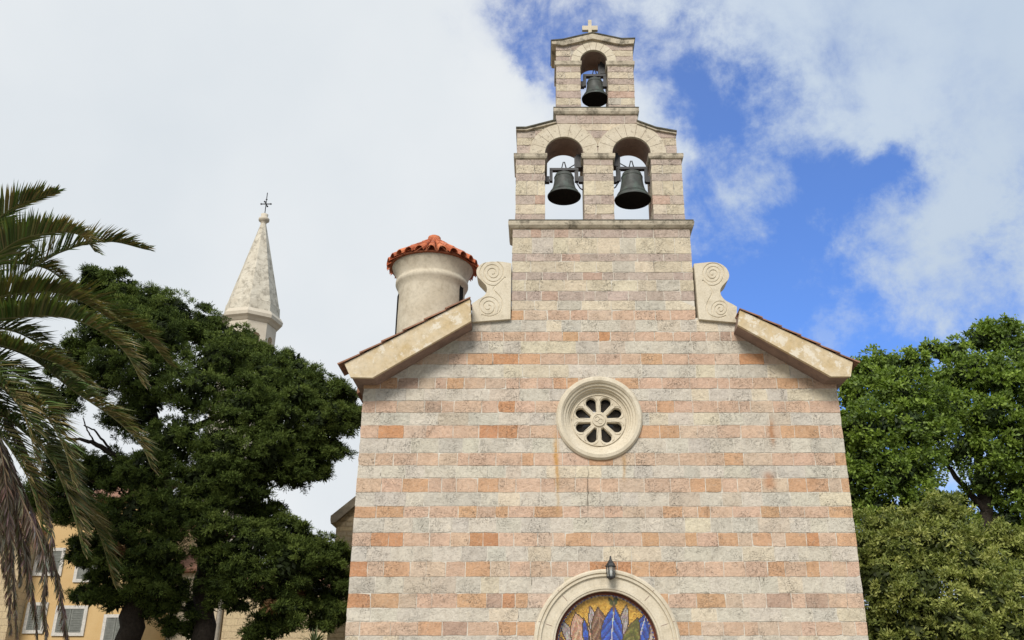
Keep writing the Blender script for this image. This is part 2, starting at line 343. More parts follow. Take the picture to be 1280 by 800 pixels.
# ------------------------------------------------------------------ ground
g = MB(); g.add([(-400, -300, 0), (400, -300, 0), (400, 600, 0), (-400, 600, 0)], [(0, 1, 2, 3)])
M['earth'] = mottled('dry_earth', (.12, .11, .07), (.20, .17, .11), .5)
tag(g.build('ground', 'earth'), kind='structure')
g = MB(); g.add([(-14, -24, .004), (14, -24, .004), (14, -.05, .004), (-14, -.05, .004)], [(0, 1, 2, 3)])
M['paving'] = brick_mat('stone_paving', (.34, .31, .26), (.28, .26, .22), (.16, .15, .13), .6, .4)
tag(g.build('pavement', 'paving'), kind='structure')

# ------------------------------------------------------------------ the banded church
church = empty('church', (0, 0, 0), 'small church of pink and white banded stone with round window and open bell gable', 'church')
XL = (UX(431.5, 794)+UX(452.2, 517))/2; XR = (UX(1085.3, 794)+UX(1050, 517))/2
YR = -.47                                            # front of the raking cornice
rakeL = [(430.5, 454.5), (438, 471.5), (465.5, 472), (589, 401), (587.5, 373.5)]
rakeR = [(1066, 452.5), (1063.5, 470.5), (1039, 470.5), (922.5, 406), (925, 387.5)]
def xz(p, Y): q = U(p[0], p[1], Y); return (q.x, q.z)
RL = [xz(p, YR) for p in rakeL]; RR = [xz(p, YR) for p in rakeR]
def lerp2(a, b, t): return (a[0]+(b[0]-a[0])*t, a[1]+(b[1]-a[1])*t)
eaveL = lerp2(RL[1], RL[0], .4); eaveR = lerp2(RR[1], RR[0], .4)
upL = lerp2(RL[3], RL[4], .55); upR = lerp2(RR[3], RR[4], .55)
zsh = UZ(397)                                        # top of the shoulder, under the scrolls
gableL = lambda x: eaveL[1]+(x-eaveL[0])*(upL[1]-eaveL[1])/(upL[0]-eaveL[0])
gableR = lambda x: eaveR[1]+(x-eaveR[0])*(upR[1]-eaveR[1])/(upR[0]-eaveR[0])
rose = U(749, 522.5); XC = rose.x; ZC = rose.z; RO = 54/70.7
por = U(758.8, 806); PXc = por.x; PZc = por.z; PRo = 91.6/77.0; PRm = 64.8/77.0
bodyL = UX(640, 340); bodyR = UX(865.8, 340)
zA0, zA1 = UZ(286.5), UZ(278)                        # main cornice
def facade_in(x, z):
    if x < XL or x > XR or z < 0: return False
    if (x-XC)**2+(z-ZC)**2 < (RO-.06)**2: return False
    if (x-PXc)**2+(z-PZc)**2 < (PRo-.06)**2 or (abs(x-PXc) < PRo-.06 and z < PZc): return False
    if z > gableL(x) or z > gableR(x): return False
    if z > zsh and not (bodyL <= x <= bodyR): return False
    return True
WHITE, CREAM, GREY = (.56, .515, .435), (.605, .535, .41), (.515, .48, .415)
def pick(kind, z):
    r = random.random(); j = random.uniform(.94, 1.06)
    if kind == 'w':
        c = WHITE if r < .55 else CREAM if r < .72 else GREY if r < .95 else (.53, .46, .37)
    elif kind == 't':                                # tower: creamier
        c = (.57, .495, .375) if r < .62 else (.61, .535, .41) if r < .84 else (.50, .46, .39)
    elif kind == 'p':                                # greyish pink of the bell gable
        c = (.45, .365, .31) if r < .6 else (.49, .405, .345) if r < .85 else (.49, .355, .28)
    else:
        hi = min(1, max(0, (z-2.7)/4))               # lower courses are the stronger orange
        if r < .36-.20*hi: c = (.535, .335, .205)
        elif r < .45-.22*hi: c = (.50, .265, .145)
        elif r < .84: c = (.56, .40, .295)
        elif r < .97: c = (.545, .425, .325)
        else: c = (.42, .30, .23)
    return tuple(v*j*random.uniform(.985, 1.015) for v in c)
def course(mb, z0, z1, kind, spans, y0, y1, inside=None, wr=(.24, .5), gap=.013, grid=.03):
    for (a, b) in spans:
        x = a; first = True
        while x < b-.01:
            wd = random.uniform(*wr)
            if first and b-a > 2: wd *= random.uniform(.6, 1.2)
            first = False
            if b-(x+wd) < wr[0]*.6: wd = b-x
            c = pick(kind, z0)
            xa, xb = x+gap/2 if x > a else x, x+wd-gap/2 if x+wd < b-.001 else x+wd
            za, zb = z0+gap*.42, z1-gap*.42
            dy = random.uniform(-.005, .003)
            def piece(xa, xb, za, zb, jit):
                j = lambda: random.uniform(-jit, jit)
                if jit and xb-xa > .1:
                    o8 = []
                    for (p_, q_) in ((0, 0), (.33, 0), (.68, 0), (1, 0), (1, .5), (1, 1), (.66, 1), (.35, 1), (0, 1), (0, .5)): o8.append((xa+(xb-xa)*p_, za+(zb-za)*q_))
                    n_ = len(o8); corner = (0, 3, 5, 8)
                    chip = random.random() < .18 and random.choice(corner)
                    fr = []
                    for i_, (x_, z_) in enumerate(o8):
                        k_ = 3.2 if (chip is not False and i_ == chip) else 1
                        sx_ = 1 if x_ < (xa+xb)/2 else -1; sz_ = 1 if z_ < (za+zb)/2 else -1
                        fr.append((x_+j()+(sx_*jit*2.2 if k_ > 1 else 0), y0+dy, z_+j()+(sz_*jit*2.2 if k_ > 1 else 0)))
                    mb.add(fr+[(x_, y1, z_) for x_, z_ in o8], [list(range(n_)), list(range(2*n_-1, n_-1, -1))]+[(i_+n_, (i_+1) % n_+n_, (i_+1) % n_, i_) for i_ in range(n_)], c)
                    return
                mb.hexa([(xa+j(), y0+dy, za+j()), (xb+j(), y0+dy, za+j()), (xb, y1, za), (xa, y1, za), (xa+j(), y0+dy, zb+j()), (xb+j(), y0+dy, zb+j()), (xb, y1, zb), (xa, y1, zb)], c)
            if inside is None or all(inside(*q) for q in ((xa, za), (xb, za), (xa, zb), (xb, zb), ((xa+xb)/2, (za+zb)/2), (xa*.75+xb*.25, (za+zb)/2), (xa*.25+xb*.75, (za+zb)/2))):
                piece(xa, xb, za, zb, .0055)
            else:
                n = max(1, int((xb-xa)/grid)); m = 12
                for i in range(n):
                    p, q = xa+(xb-xa)*i/n, xa+(xb-xa)*(i+1)/n; run = None
                    for k in range(m+1):
                        ok = k < m and inside((p+q)/2, za+(zb-za)*(k+.5)/m)
                        if ok and run is None: run = k
                        if not ok and run is not None:
                            piece(p, q, za+(zb-za)*run/m, za+(zb-za)*k/m, 0); run = None
            x += wd
# course boundaries as read from the photograph, bottom to top
rows = [(794.7, 777, 'o'), (777, 760, 'w'), (760, 741.6, 'o'), (741.6, 721, 'w'), (721, 701.6, 'o'), (701.6, 683.1, 'w'), (683.1, 665.7, 'o'), (665.7, 647.2, 'w'),
        (647.2, 632.6, 'o'), (632.6, 615.3, 'w'), (615.3, 597.6, 'o'), (597.6, 582, 'w'), (582, 566, 'o'), (566, 547.8, 'w'), (547.8, 531.5, 'o'), (531.5, 515.8, 'w'),
        (515.8, 501, 'o'), (501, 486, 'w'), (486, 472.2, 'o'), (472.2, 455.8, 'w'), (455.8, 441.8, 'o'), (441.8, 426.4, 'w'), (426.4, 414.6, 'o'), (414.6, 400.2, 'w'),
        (400.2, 387.6, 'o'), (387.6, 375.8, 't'), (375.8, 363.9, 'p'), (363.9, 350, 't'), (350, 340.3, 'p'), (340.3, 326.6, 't'), (326.6, 317, 'p'), (317, 297, 't'), (297, 286.5, 'p')]
mb = MB()
zb = UZ(794.7); k = 0
while zb > .05:
    z0 = max(0, zb-.238); course(mb, z0, zb, 'wo'[k % 2], [(XL, XR)], 0, .06, facade_in); zb = z0; k += 1
for p0, p1, kind in rows:
    z0, z1 = UZ(p0), UZ(p1); zm = (z0+z1)/2
    if zm > zsh-.02: sp = [(bodyL, bodyR)]
    else: sp = [(XL, XR)]
    course(mb, z0, z1, kind, sp, 0, .06, facade_in if zm < zsh+.3 else None, wr=(.27, .56) if kind in 'wt' else (.2, .5))
# mortar bed behind the blocks, split at the round window's height; portal notch below
yb0, yb1 = .006, .62
def circ(cx, cz, r, a0, a1, n=32): return [(cx+r*math.cos(a0+(a1-a0)*i/n), cz+r*math.sin(a0+(a1-a0)*i/n)) for i in range(n+1)]
e = .004
zEL = min(gableL(XL+e), gableR(XR-e))
lower = [(XL+e, 0), (PXc-PRo+.05, 0)] + circ(PXc, PZc, PRo-.05, math.pi, 0) + [(PXc+PRo-.05, 0), (XR-e, 0), (XR-e, ZC)] + circ(XC, ZC, RO-.05, 0, -math.pi)[0:] + [(XL+e, ZC)]
upper = [(XL+e, ZC), (XC-RO+.05, ZC)] + circ(XC, ZC, RO-.05, math.pi, 0)[1:] + [(XR-e, ZC), (XR-e, gableR(XR-e)-e), (upR[0], zsh-e), (bodyR-e, zsh-e), (bodyR-e, zA0), (bodyL+e, zA0), (bodyL+e, zsh-e), (upL[0], zsh-e), (XL+e, gableL(XL+e)-e)]
mb.prism(lower, yb0, yb1, 1); mb.prism(upper, yb0, yb1, 1)
wall = mb.build('facade_wall', ['stone', 'mortar'], church)
# nave behind the facade
nb = MB(); zside = gableL(XL)-.05
nb.box(XL+.05, XL+.6, yb1, 11, 0, zside); nb.box(XR-.6, XR-.05, yb1, 11, 0, zside); nb.box(XL+.6, XR-.6, 10.4, 11, 0, zside)
nb.build('nave_wall', 'sidewall', church)
slope = (RL[4][1]-RL[0][1])/(RL[4][0]-RL[0][0])
rb = MB(); xm = (RL[0][0]+RR[0][0])/2
zr0 = RL[0][1]; zt = zr0+slope*(xm-RL[0][0])
rb.prism([(RL[0][0], zr0-.14), (RL[0][0], zr0-.02), (xm, zt-.02), (RR[0][0], RR[0][1]-.02), (RR[0][0], RR[0][1]-.14), (xm, zt-.14)], .80, 11.3)
roof = rb.build('roof', 'oldtile', church)
# raking cornices
for side, RP in ((-1, RL), (1, RR)):
    b = MB(); b.prism(RP, YR, YR+.07); rk = b.build('raking_cornice', 'stucco', church)
    cx = sum(p[0] for p in RP)/5; cz = sum(p[1] for p in RP)/5
    sp = [RP[0], RP[1], RP[2], RP[3], RP[4]]; ins = []
    for (x, z) in sp: ins.append((x+(.012 if x < cx else -.012)*1, z+(.012 if z < cz+ (x-cx)*(-side)*slope else -.012)))
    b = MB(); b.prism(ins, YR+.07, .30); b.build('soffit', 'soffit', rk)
    # eave carried back along the side wall
    b = MB(); o, i2 = RP[1][0], (XL if side < 0 else XR)
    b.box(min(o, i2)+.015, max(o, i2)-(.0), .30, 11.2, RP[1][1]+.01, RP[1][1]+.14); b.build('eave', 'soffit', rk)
    # verge tiles lapping down the slope
    b = MB(); a, c = Vector((RP[4][0], 0, RP[4][1])), Vector((RP[0][0], 0, RP[0][1])); d = (c-a).normalized(); Lr = (c-a).length+.06; n = 6; st = Lr/n
    up = Vector((-d.z, 0, d.x)); up = up if up.z > 0 else -up
    for q in range(n):
        p0 = a+d*(st*q-.02); p1 = a+d*(st*(q+1)+.05)
        for yy in (YR-.03, YR+.17, YR+.37):
            vs = []; K = 7
            for (p, r, l) in ((p0, .062, .004), (p1, .082, .022)):
                for h in (0, .014):
                    for s_ in range(K):
                        t = math.pi*s_/(K-1); rr = r+h
                        vs.append(p+Vector((0, yy+.09, 0))+Vector((0, 1, 0))*(-rr*1.15*math.cos(t))+up*(rr*math.sin(t)*.62+l))
            fs = []
            for s_ in range(K-1):
                fs += [(s_, s_+1, 2*K+s_+1, 2*K+s_), (K+s_, 3*K+s_, 3*K+s_+1, K+s_+1), (s_, K+s_, K+s_+1, s_+1), (2*K+s_, 2*K+s_+1, 3*K+s_+1, 3*K+s_)]
            fs += [(0, 2*K, 3*K, K), (K-1, 2*K-1, 4*K-1, 3*K-1)]
            b.add(vs, fs)
    b.build('verge_tile', 'oldtile', rk)
    tag(rk, 'raking cornice of ochre stucco on the %s slope' % ('left' if side < 0 else 'right'))
# ---------------- carved scrolls
def crop(pts, ox, oy, s): return [(ox+x/s, oy+y/s) for x, y in pts]
def smooth_closed(pts, n=5):
    out = []; k = len(pts)
    for i in range(k):
        p0, p1, p2, p3 = pts[i-1], pts[i], pts[(i+1) % k], pts[(i+2) % k]
        sharp = any(abs(p[0]-q[0]) < 0 for p, q in ((p1, p2),))
        for j in range(n):
            t = j/n
            out.append(tuple(.5*(2*p1[a]+(-p0[a]+p2[a])*t+(2*p0[a]-5*p1[a]+4*p2[a]-p3[a])*t*t+(-p0[a]+3*p1[a]-3*p2[a]+p3[a])*t**3) for a in (0, 1)))
    return out
def catmull(pts, n=8):
    pts = [Vector(p) for p in pts]; P = [pts[0]*2-pts[1]]+pts+[pts[-1]*2-pts[-2]]; out = []
    for i in range(1, len(P)-2):
        for j in range(n):
            t = j/n; p0, p1, p2, p3 = P[i-1], P[i], P[i+1], P[i+2]
            out.append(.5*(2*p1+(p2-p0)*t+(2*p0-5*p1+4*p2-p3)*t*t+(3*p1-p0-3*p2+p3)*t**3))
    out.append(pts[-1]); return out
YS = -.07
curveR = crop([(160, 113), (195, 110), (228, 114), (258, 128), (278, 150), (286, 176), (280, 198), (262, 218), (247, 236), (241, 255), (248, 280), (268, 302), (298, 318), (325, 334)], 840, 300, 4)
restR = crop([(322, 412), (135, 395), (130, 350), (118, 200), (110, 118)], 840, 300, 4)
curveL = crop([(760, 172), (715, 169), (682, 173), (655, 186), (639, 208), (642, 235), (662, 258), (681, 278), (686, 300), (675, 324), (648, 342), (618, 362)], 420, 280, 3.636)
restL = crop([(618, 445), (793, 431), (797, 178)], 420, 280, 3.636)
def spiral(c, r0, r1, turns, a0, dirn, n=70):
    return [(c[0]+(r0+(r1-r0)*i/n)*math.cos(a0+dirn*2*math.pi*turns*i/n), c[1]+(r0+(r1-r0)*i/n)*math.sin(a0+dirn*2*math.pi*turns*i/n)) for i in range(n+1)]
for side in (1, -1):
    cv, rs = (curveR, restR) if side > 0 else (curveL, restL)
    poly = [xz(p, YS) for p in [(v.x, v.y) for v in catmull([(a, b, 0) for a, b in cv], 4)]+rs]
    b = MB(); b.prism(poly, YS, .34); sc_ = b.build('scroll', 'clean', church)
    if side > 0:
        u_, l_ = (203, 168), (242, 345); o_ = (840, 300, 4)
        lines = [spiral(u_, 62, 8, 3.1, R(115), -1)[::1], spiral(l_, 44, 6, 2.3, R(150), 1),
                 [(152, 200), (178, 222), (197, 248), (200, 268), (184, 300), (172, 335), (178, 362), (200, 380), (238, 388), (272, 378)]]
    else:
        u_, l_ = (712, 220), (692, 376); o_ = (420, 280, 3.636)
        lines = [spiral(u_, 62, 8, 3.1, R(65), 1), spiral(l_, 50, 6, 2.3, R(30), -1),
                 [(770, 240), (748, 262), (722, 285), (716, 300), (735, 320), (752, 345), (754, 380), (738, 405), (700, 420), (660, 412)]]
    for ln in lines:
        cb = MB(); pts = [U(p[0], p[1], YS) for p in crop(ln, *o_)]
        if len(pts) < 20: pts = catmull(pts, 5)
        cb.tube(pts, [.017]*len(pts), 6); boolean_cut(sc_, cb)
    tag(sc_, 'carved stone volute beside the %s edge of the bell gable' % ('right' if side > 0 else 'left'))

# ---------------- bell gable
DB = .70
bg_ = MB()
zA1r = zA1
stBl, stBr = UX(644.6, 235), UX(853.8, 235)
oL = (UX(681.3, 262), UX(730.6, 262)); oR = (UX(768.2, 262), UX(816.6, 262))
zSp = UZ(191.8); zI0, zI1 = UZ(199.5), UZ(192.8)
stBl2, stBr2 = UX(646.3, 178), UX(845.3, 178)
topB = [xz(p, 0) for p in [(846, 166), (820, 161.5), (797, 153), (797, 144), (694.8, 144), (694.8, 152), (658, 161.5), (646, 161.5)]]
def archpts(o, n=20):
    c = (o[0]+o[1])/2; r = (o[1]-o[0])/2; return circ(c, zSp, r, math.pi, 0, n)
cB = MB(); e2 = .008
coreB = [(stBl+e2, zA1)] + [(oL[0]-e2, zA1)] + [(x, z) for x, z in circ(sum(oL)/2, zSp, (oL[1]-oL[0])/2+e2, math.pi, 0, 24)] + [(oL[1]+e2, zA1), (oR[0]-e2, zA1)] + circ(sum(oR)/2, zSp, (oR[1]-oR[0])/2+e2, math.pi, 0, 24) + [(oR[1]+e2, zA1), (stBr-e2, zA1), (stBr-e2, zSp), (stBr2-e2, zSp), (stBr2-e2, topB[0][1])] + topB[1:-1] + [(stBl2+e2, topB[-1][1]), (stBl2+e2, zSp), (stBl+e2, zSp)]
bg_.prism(coreB, .012, DB-.012, 1)
rB = [(277.5, 267.6, 'p'), (267.6, 255.3, 't'), (255.3, 244, 'p'), (244, 226, 't'), (226, 216.6, 'p'), (216.6, 206.2, 't'), (206.2, 192, 'p')]
piersB = [(stBl, oL[0]), (oL[1], oR[0]), (oR[1], stBr)]
for p0, p1, kd in rB: course(bg_, UZ(p0), UZ(p1), kd, piersB, 0, DB, None, wr=(.28, .55) if kd == 'p' else (.2, .42))
RLo = 42/61.0
cLx, cRx = sum(oL)/2, sum(oR)/2; rIn = (oL[1]-oL[0])/2
# outer boundary of the spandrels follows the stage's own top line
def spB(x, z):
    if x < stBl2 or x > stBr2: return False
    if (x-cLx)**2+(z-zSp)**2 < (RLo-.05)**2 or (x-cRx)**2+(z-zSp)**2 < (RLo-.05)**2: return False
    t = topB
    pts = sorted([(p[0], p[1]) for p in t]); zt_ = None
    if x <= topB[5][0]: zt_ = np.interp(x, [topB[7][0], topB[6][0], topB[5][0]], [topB[7][1], topB[6][1], topB[5][1]])
    elif x >= topB[2][0]: zt_ = np.interp(x, [topB[2][0], topB[1][0], topB[0][0]], [topB[2][1], topB[1][1], topB[0][1]])
    else: zt_ = topB[3][1]
    return z < zt_-.01
for p0, p1, kd in [(192, 181.5, 'p'), (181.5, 172.5, 't'), (172.5, 163, 'p'), (163, 154.5, 't'), (154.5, 144.2, 'p')]:
    course(bg_, UZ(p0), UZ(p1), kd, [(stBl2, stBr2)], 0, .05, spB, wr=(.25, .5))
    course(bg_, UZ(p0), UZ(p1), kd, [(stBl2, stBr2)], DB-.05, DB, spB, wr=(.25, .5))
# top stage
xCl, xCr = UX(695.2, 105), UX(792.6, 105); oC = (UX(725.8, 105), UX(759.9, 105)); zSpC = UZ(76.6); cCx = sum(oC)/2; rC = (oC[1]-oC[0])/2
zC0 = UZ(136.4); zCb = UZ(144.2)
topC = [xz(p, 0) for p in [(791, 56), (777, 54.5), (741.5, 47), (705, 55), (695.5, 57)]]
coreC = [(xCl+e2, zC0), (oC[0]-e2, zC0)] + circ(cCx, zSpC, rC+e2, math.pi, 0, 24) + [(oC[1]+e2, zC0), (xCr-e2, zC0)] + [(xCr-e2, topC[0][1])] + topC[1:-1] + [(xCl+e2, topC[-1][1])]
bg_.prism(coreC, .012, DB-.012, 1)
for p0, p1, kd in [(136.4, 131, 'p'), (131, 122.4, 't'), (122.4, 114, 'p'), (114, 105.3, 't'), (105.3, 98, 'p'), (98, 90, 't'), (90, 83.4, 'p'), (83.4, 76.6, 't')]:
    course(bg_, UZ(p0), UZ(p1), kd, [(xCl, oC[0]), (oC[1], xCr)], 0, DB, None, wr=(.28, .5) if kd == 'p' else (.16, .34))
def spC(x, z):
    if (x-cCx)**2+(z-zSpC)**2 < (27/58-.04)**2: return False
    return z < np.interp(x, [p[0] for p in topC[::-1]], [p[1] for p in topC[::-1]])-.01
for p0, p1, kd in [(76.6, 70.3, 'p'), (70.3, 63, 't'), (63, 55.5, 'p'), (55.5, 46, 't')]:
    course(bg_, UZ(p0), UZ(p1), kd, [(xCl, xCr)], 0, .05, spC, wr=(.22, .4)); course(bg_, UZ(p0), UZ(p1), kd, [(xCl, xCr)], DB-.05, DB, spC, wr=(.22, .4))
gable = bg_.build('bell_gable', ['stone', 'mortar'], church)
# mouldings
b = MB(); b.rectloft(bodyL, bodyR, .0, DB, [(.0, zA0), (.035, zA0+.015), (.075, zA0+.06), (.085, zA1-.02), (.07, zA1)]); b.build('cornice', 'weathered', gable)
b = MB(); b.rectloft(UX(694.8, 140), UX(795.6, 140), 0, DB, [(0, zCb), (.03, zCb+.02), (.05, zCb+.07), (.045, zC0)]); b.build('cornice', 'weathered', gable)
for (a, c) in piersB:
    b = MB(); b.rectloft(a, c, 0, DB, [(.0, zI0), (.03, zI0+.02), (.045, zI0+.05), (.045, zI1)]); b.build('impost', 'weathered', gable)
zJ0, zJ1 = UZ(82.5), UZ(77)
for (a, c) in ((xCl, oC[0]), (oC[1], xCr)):
    b = MB(); b.rectloft(a, c, 0, DB, [(0, zJ0), (.025, zJ0+.02), (.03, zJ1)]); b.build('impost', 'weathered', gable)
for (cx, r0, r1, zs) in ((cLx, rIn, RLo, zSp), (cRx, rIn, RLo, zSp), (cCx, rC, 27/58, zSpC)):
    b = MB(); hh = .0
    lim = 0.0
    # the two lower rings meet over the middle pier: stop each at the meeting line
    a0, a1 = 0.0, math.pi
    mid = (cLx+cRx)/2
    if cx is cLx and False: pass
    if zs == zSp:
        ang = math.acos(min(1, abs(mid-cx)/r1))
        vs = []
    b.arc(cx, zs, [(r0, -.02), (r1 if zs != zSp else min(r1, abs(mid-cx)-.004), -.02), (r1 if zs != zSp else min(r1, abs(mid-cx)-.004), .04), (r0, .04)], 0, math.pi, 28)
    if zs == zSp and r1 > abs(mid-cx):
        q = MB()
        aa = (ang, math.pi) if cx < mid else (0, math.pi-ang)
        rr = abs(mid-cx)-.004
        b.arc(cx, zs, [(rr, -.02), (r1, -.02), (r1, .04), (rr, .04)], aa[0]+.01, aa[1]-.0, 26) if cx < mid else b.arc(cx, zs, [(rr, -.02), (r1, -.02), (r1, .04), (rr, .04)], aa[0], aa[1]-.01, 26)
    for q in range(1, 9):
        a = math.pi*q/9+random.uniform(-.04, .04); ca, sa = math.cos(a), math.sin(a); r2 = r1 if zs != zSp else min(r1, abs(mid-cx)-.006)
        b.hexa([(cx+rr*ca-s_*.004*sa, yy, zs+rr*sa+s_*.004*ca) for yy in (-.0212, -.01) for rr, s_ in ((r0+.004, -1), (r2, -1), (r2, 1), (r0+.004, 1))], mi=1)
    b.build('arch_ring', ['arch' if zs == zSp else 'clean', 'joint'], gable)
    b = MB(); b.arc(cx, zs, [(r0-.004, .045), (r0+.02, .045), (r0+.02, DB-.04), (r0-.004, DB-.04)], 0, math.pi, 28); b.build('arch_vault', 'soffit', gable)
M['lichen'] = mottled('dark_lichen_capping', (.07, .068, .052), (.15, .135, .10), 8, (.028, .03, .023), 4, (.45, .6), bs=.6)
def cap(a, c, y0, y1, o, z, t=.03, par=None):
    b = MB(); b.rectloft(a, c, y0, y1, [(o, z+.001), (o+.006, z+t*.5), (o-.004, z+t)]); b.build('capping', 'lichen', par or gable)
# copings
def coping(front_top, front_bot, ov):
    b = MB(); b.prism([xz(p, -ov) for p in front_top]+[xz(p, -ov) for p in front_bot[::-1]], -ov, DB+ov); return b
coping([(645, 159.3), (657.6, 159.2), (695.5, 149.5)], [(645, 162.5), (658, 162.5), (695.5, 153)], .05).build('coping', 'weathered', gable)
coping([(796, 150.5), (820, 159.2), (846, 163.8)], [(796, 154), (820, 162.5), (846, 167)], .05).build('coping', 'weathered', gable)
coping([(689, 50.6), (704, 49.2), (740.5, 40.8), (777, 48.4), (793.5, 48)], [(690, 54.5), (704, 56.5), (740.5, 48), (777, 55.3), (792, 54)], .06).build('coping', 'weathered', gable)
cap(bodyL, bodyR, 0, DB, .072, zA1)
cap(UX(694.8, 140), UX(795.6, 140), 0, DB, .046, zC0)
for top_ in ([(645, 158.3), (657.6, 158.2), (695.5, 148.5)], [(796, 149.5), (820, 158.2), (846, 162.8)], [(688.5, 49.6), (704, 48.2), (740.5, 39.8), (777, 47.4), (794, 47)]):
    b = MB(); q = [xz(p, -.07) for p in top_]; b.prism(q+[(x, z-.028) for x, z in q[::-1]], -.075, DB+.07); b.build('capping', 'lichen', gable)
# stone cross on top
p = U(737.6, 41, .2); top = U(737.6, 24.8, .2); sc_m = (top.z-p.z); x0 = p.x
b = MB(); hw = .036
b.box(x0-hw, x0+hw, .2, .2+.075, p.z-.12, top.z)
za, zb_ = p.z+sc_m*.28, p.z+sc_m*.28+.085
za = UZ(37.2, .2); zb_ = UZ(32.0, .2)
b.box(x0-.165, x0-hw-.0, .2, .275, za, zb_); b.box(x0+hw, x0+.165, .2, .275, za, zb_); b.build('stone_cross', 'clean', church)

# ---------------- round window
b = MB()
prof = [(RO, .03), (RO, -.035), (RO-.03, -.075), (RO-.085, -.085), (RO-.12, -.055), (RO-.125, -.03), (RO-.165, -.012), (RO-.17, .022), (RO-.205, .035), (RO-.21, .075), (RO-.235, .085), (RO-.24, .12), (.487, .135), (.487, .26), (RO, .26)]
b.arc(XC, ZC, prof, 0, 2*math.pi, 72); rw = b.build('rose_window', 'clean', church)
b = MB()
RT = .49; yT = .13
# tracery disc with eight petal openings: built as petal-bordered sectors
def petal(a, n=14):
    # outline in polar frame, narrow near the hub, round outside
    pts = []; rin, rc, rr = .160, .345, .090
    ca, sa = math.cos(a), math.sin(a)
    loc = [(rin, -.022)]
    for i in range(n+1):
        t = -math.pi*.52+math.pi*1.04*i/n; loc.append((rc+rr*math.cos(t), rr*math.sin(t)))
    loc.append((rin, .022))
    return [(x*ca-y*sa, x*sa+y*ca) for x, y in loc]
nS = 8
for q in range(nS):
    a = 2*math.pi*(q+.5)/nS; half = math.pi/nS
    hole = petal(a); k = len(hole)
    # outer boundary: wedge of the disc walked in step with the hole outline
    outer = []
    rin0 = .10
    for i in range(k):
        if i == 0: outer.append((rin0, a-half))
        elif i == k-1: outer.append((rin0, a+half))
        else:
            t = (i-1)/(k-3)
            if t < .22: outer.append((rin0+(RT-rin0)*(t/.22), a-half))
            elif t > .78: outer.append((rin0+(RT-rin0)*((1-t)/.22), a+half))
            else: outer.append((RT, a-half+2*half*(t-.22)/.56))
    ov = [(r*math.cos(g_), r*math.sin(g_)) for r, g_ in outer]
    vs = []
    ch = .014
    def shrink(pts, d, c):
        out = []
        for x, y in pts:
            L_ = math.hypot(x-c[0], y-c[1]); out.append((x+(x-c[0])/L_*d, y+(y-c[1])/L_*d))
        return out
    cc = (.32*math.cos(a), .32*math.sin(a)); h2 = shrink(hole, ch, cc)
    for ring, y in ((ov, yT), (h2, yT), (hole, yT+ch*1.3), (hole, yT+.10)):
        vs += [(XC+x, y, ZC+z) for x, z in ring]
    fs = []
    for r_ in range(3):
        for i in range(k):
            j = (i+1) % k
            if r_ == 0 and i == k-1:
                fs.append((r_*k+i, r_*k+j, (r_+1)*k+j, (r_+1)*k+i)); continue
            fs.append((r_*k+i, r_*k+j, (r_+1)*k+j, (r_+1)*k+i))
    b.add(vs, fs)
b.arc(XC, ZC, [(.462, yT-.018), (.478, yT-.018), (.478, yT+.01), (.462, yT+.01)], 0, 2*math.pi, 56)
b.lathe((XC, yT-.018, ZC), [(.0, 0), (.105, 0), (.125, .012), (.13, .05)], 32, axis='Y')
b.arc(XC, ZC, [(.10, yT-.03), (.115, yT-.03), (.115, yT-.01), (.10, yT-.01)], 0, 2*math.pi, 32)
for q in range(nS):   # little spandrel ribs between the petals
    a = 2*math.pi*q/nS
    for s_ in (-1, 1):
        pts = [(XC+r*math.cos(a+s_*d), yT-.004, ZC+r*math.sin(a+s_*d)) for r, d in ((.37, .06), (.405, .09), (.438, .15), (.452, .24))]
        b.tube(pts, .007, 5)
for s_ in ((-.03, .02, .05), (.03, -.02, .05)):   # boss carving
    b.arc(XC+s_[0], ZC+s_[1], [(s_[2]-.012, yT-.03), (s_[2], yT-.03), (s_[2], yT-.015), (s_[2]-.012, yT-.015)], R(20), R(300), 16)
b.build('tracery', 'clean', rw)
b = MB(); b.lathe((XC, .235, ZC), [(0, 0), (.50, 0), (.50, .02)], 32, axis='Y'); b.build('pane', 'pane', rw)

# ---------------- portal with lunette
b = MB(); r = PRo
prof = [(r, .04), (r, -.03), (r-.03, -.06), (r-.06, -.06), (r-.065, -.035), (r-.085, -.035), (r-.09, -.05), (r-.115, -.05), (r-.12, -.02), (r-.14, -.012), (PRm+.085, -.012), (PRm+.08, -.022), (PRm+.035, -.022), (PRm+.03, -.008), (PRm, -.0), (PRm, .22), (r, .22)]
b.arc(PXc, PZc, prof, 0, math.pi, 56)
for s_ in (-1, 1):   # jambs carry the same section down to the ground
    pts = [(PXc+s_*rr, y) for rr, y in prof]; k = len(pts)
    b.add([(x, y, PZc) for x, y in pts]+[(x, y, 0.004) for x, y in pts], [(i, (i+1) % k, (i+1) % k+k, i+k) for i in range(k)])
for a in (R(18), R(47), R(133), R(162)):   # joints between the voussoirs
    for r0, r1, y in ((PRm+.09, PRo-.142, -.0135), (PRo-.06, PRo-.03, -.0615)):
        ca, sa = math.cos(a), math.sin(a); hw = .005
        b.hexa([(PXc+rr*ca-s_*hw*sa, yy, PZc+rr*sa+s_*hw*ca) for yy in (y, y+.01) for rr, s_ in ((r0, -1), (r1, -1), (r1, 1), (r0, 1))], mi=1)
pt = b.build('portal', ['clean', 'soffit'], church)
b = MB(); b.arc(PXc, PZc, [(PRm-.001, .10), (PRm-.022, .10), (PRm-.022, .20), (PRm-.001, .20)], 0, math.pi, 56); M['redrim'] = flat('dark_red_rim', (.11, .035, .02), .6); b.build('lunette_rim', 'redrim', pt)
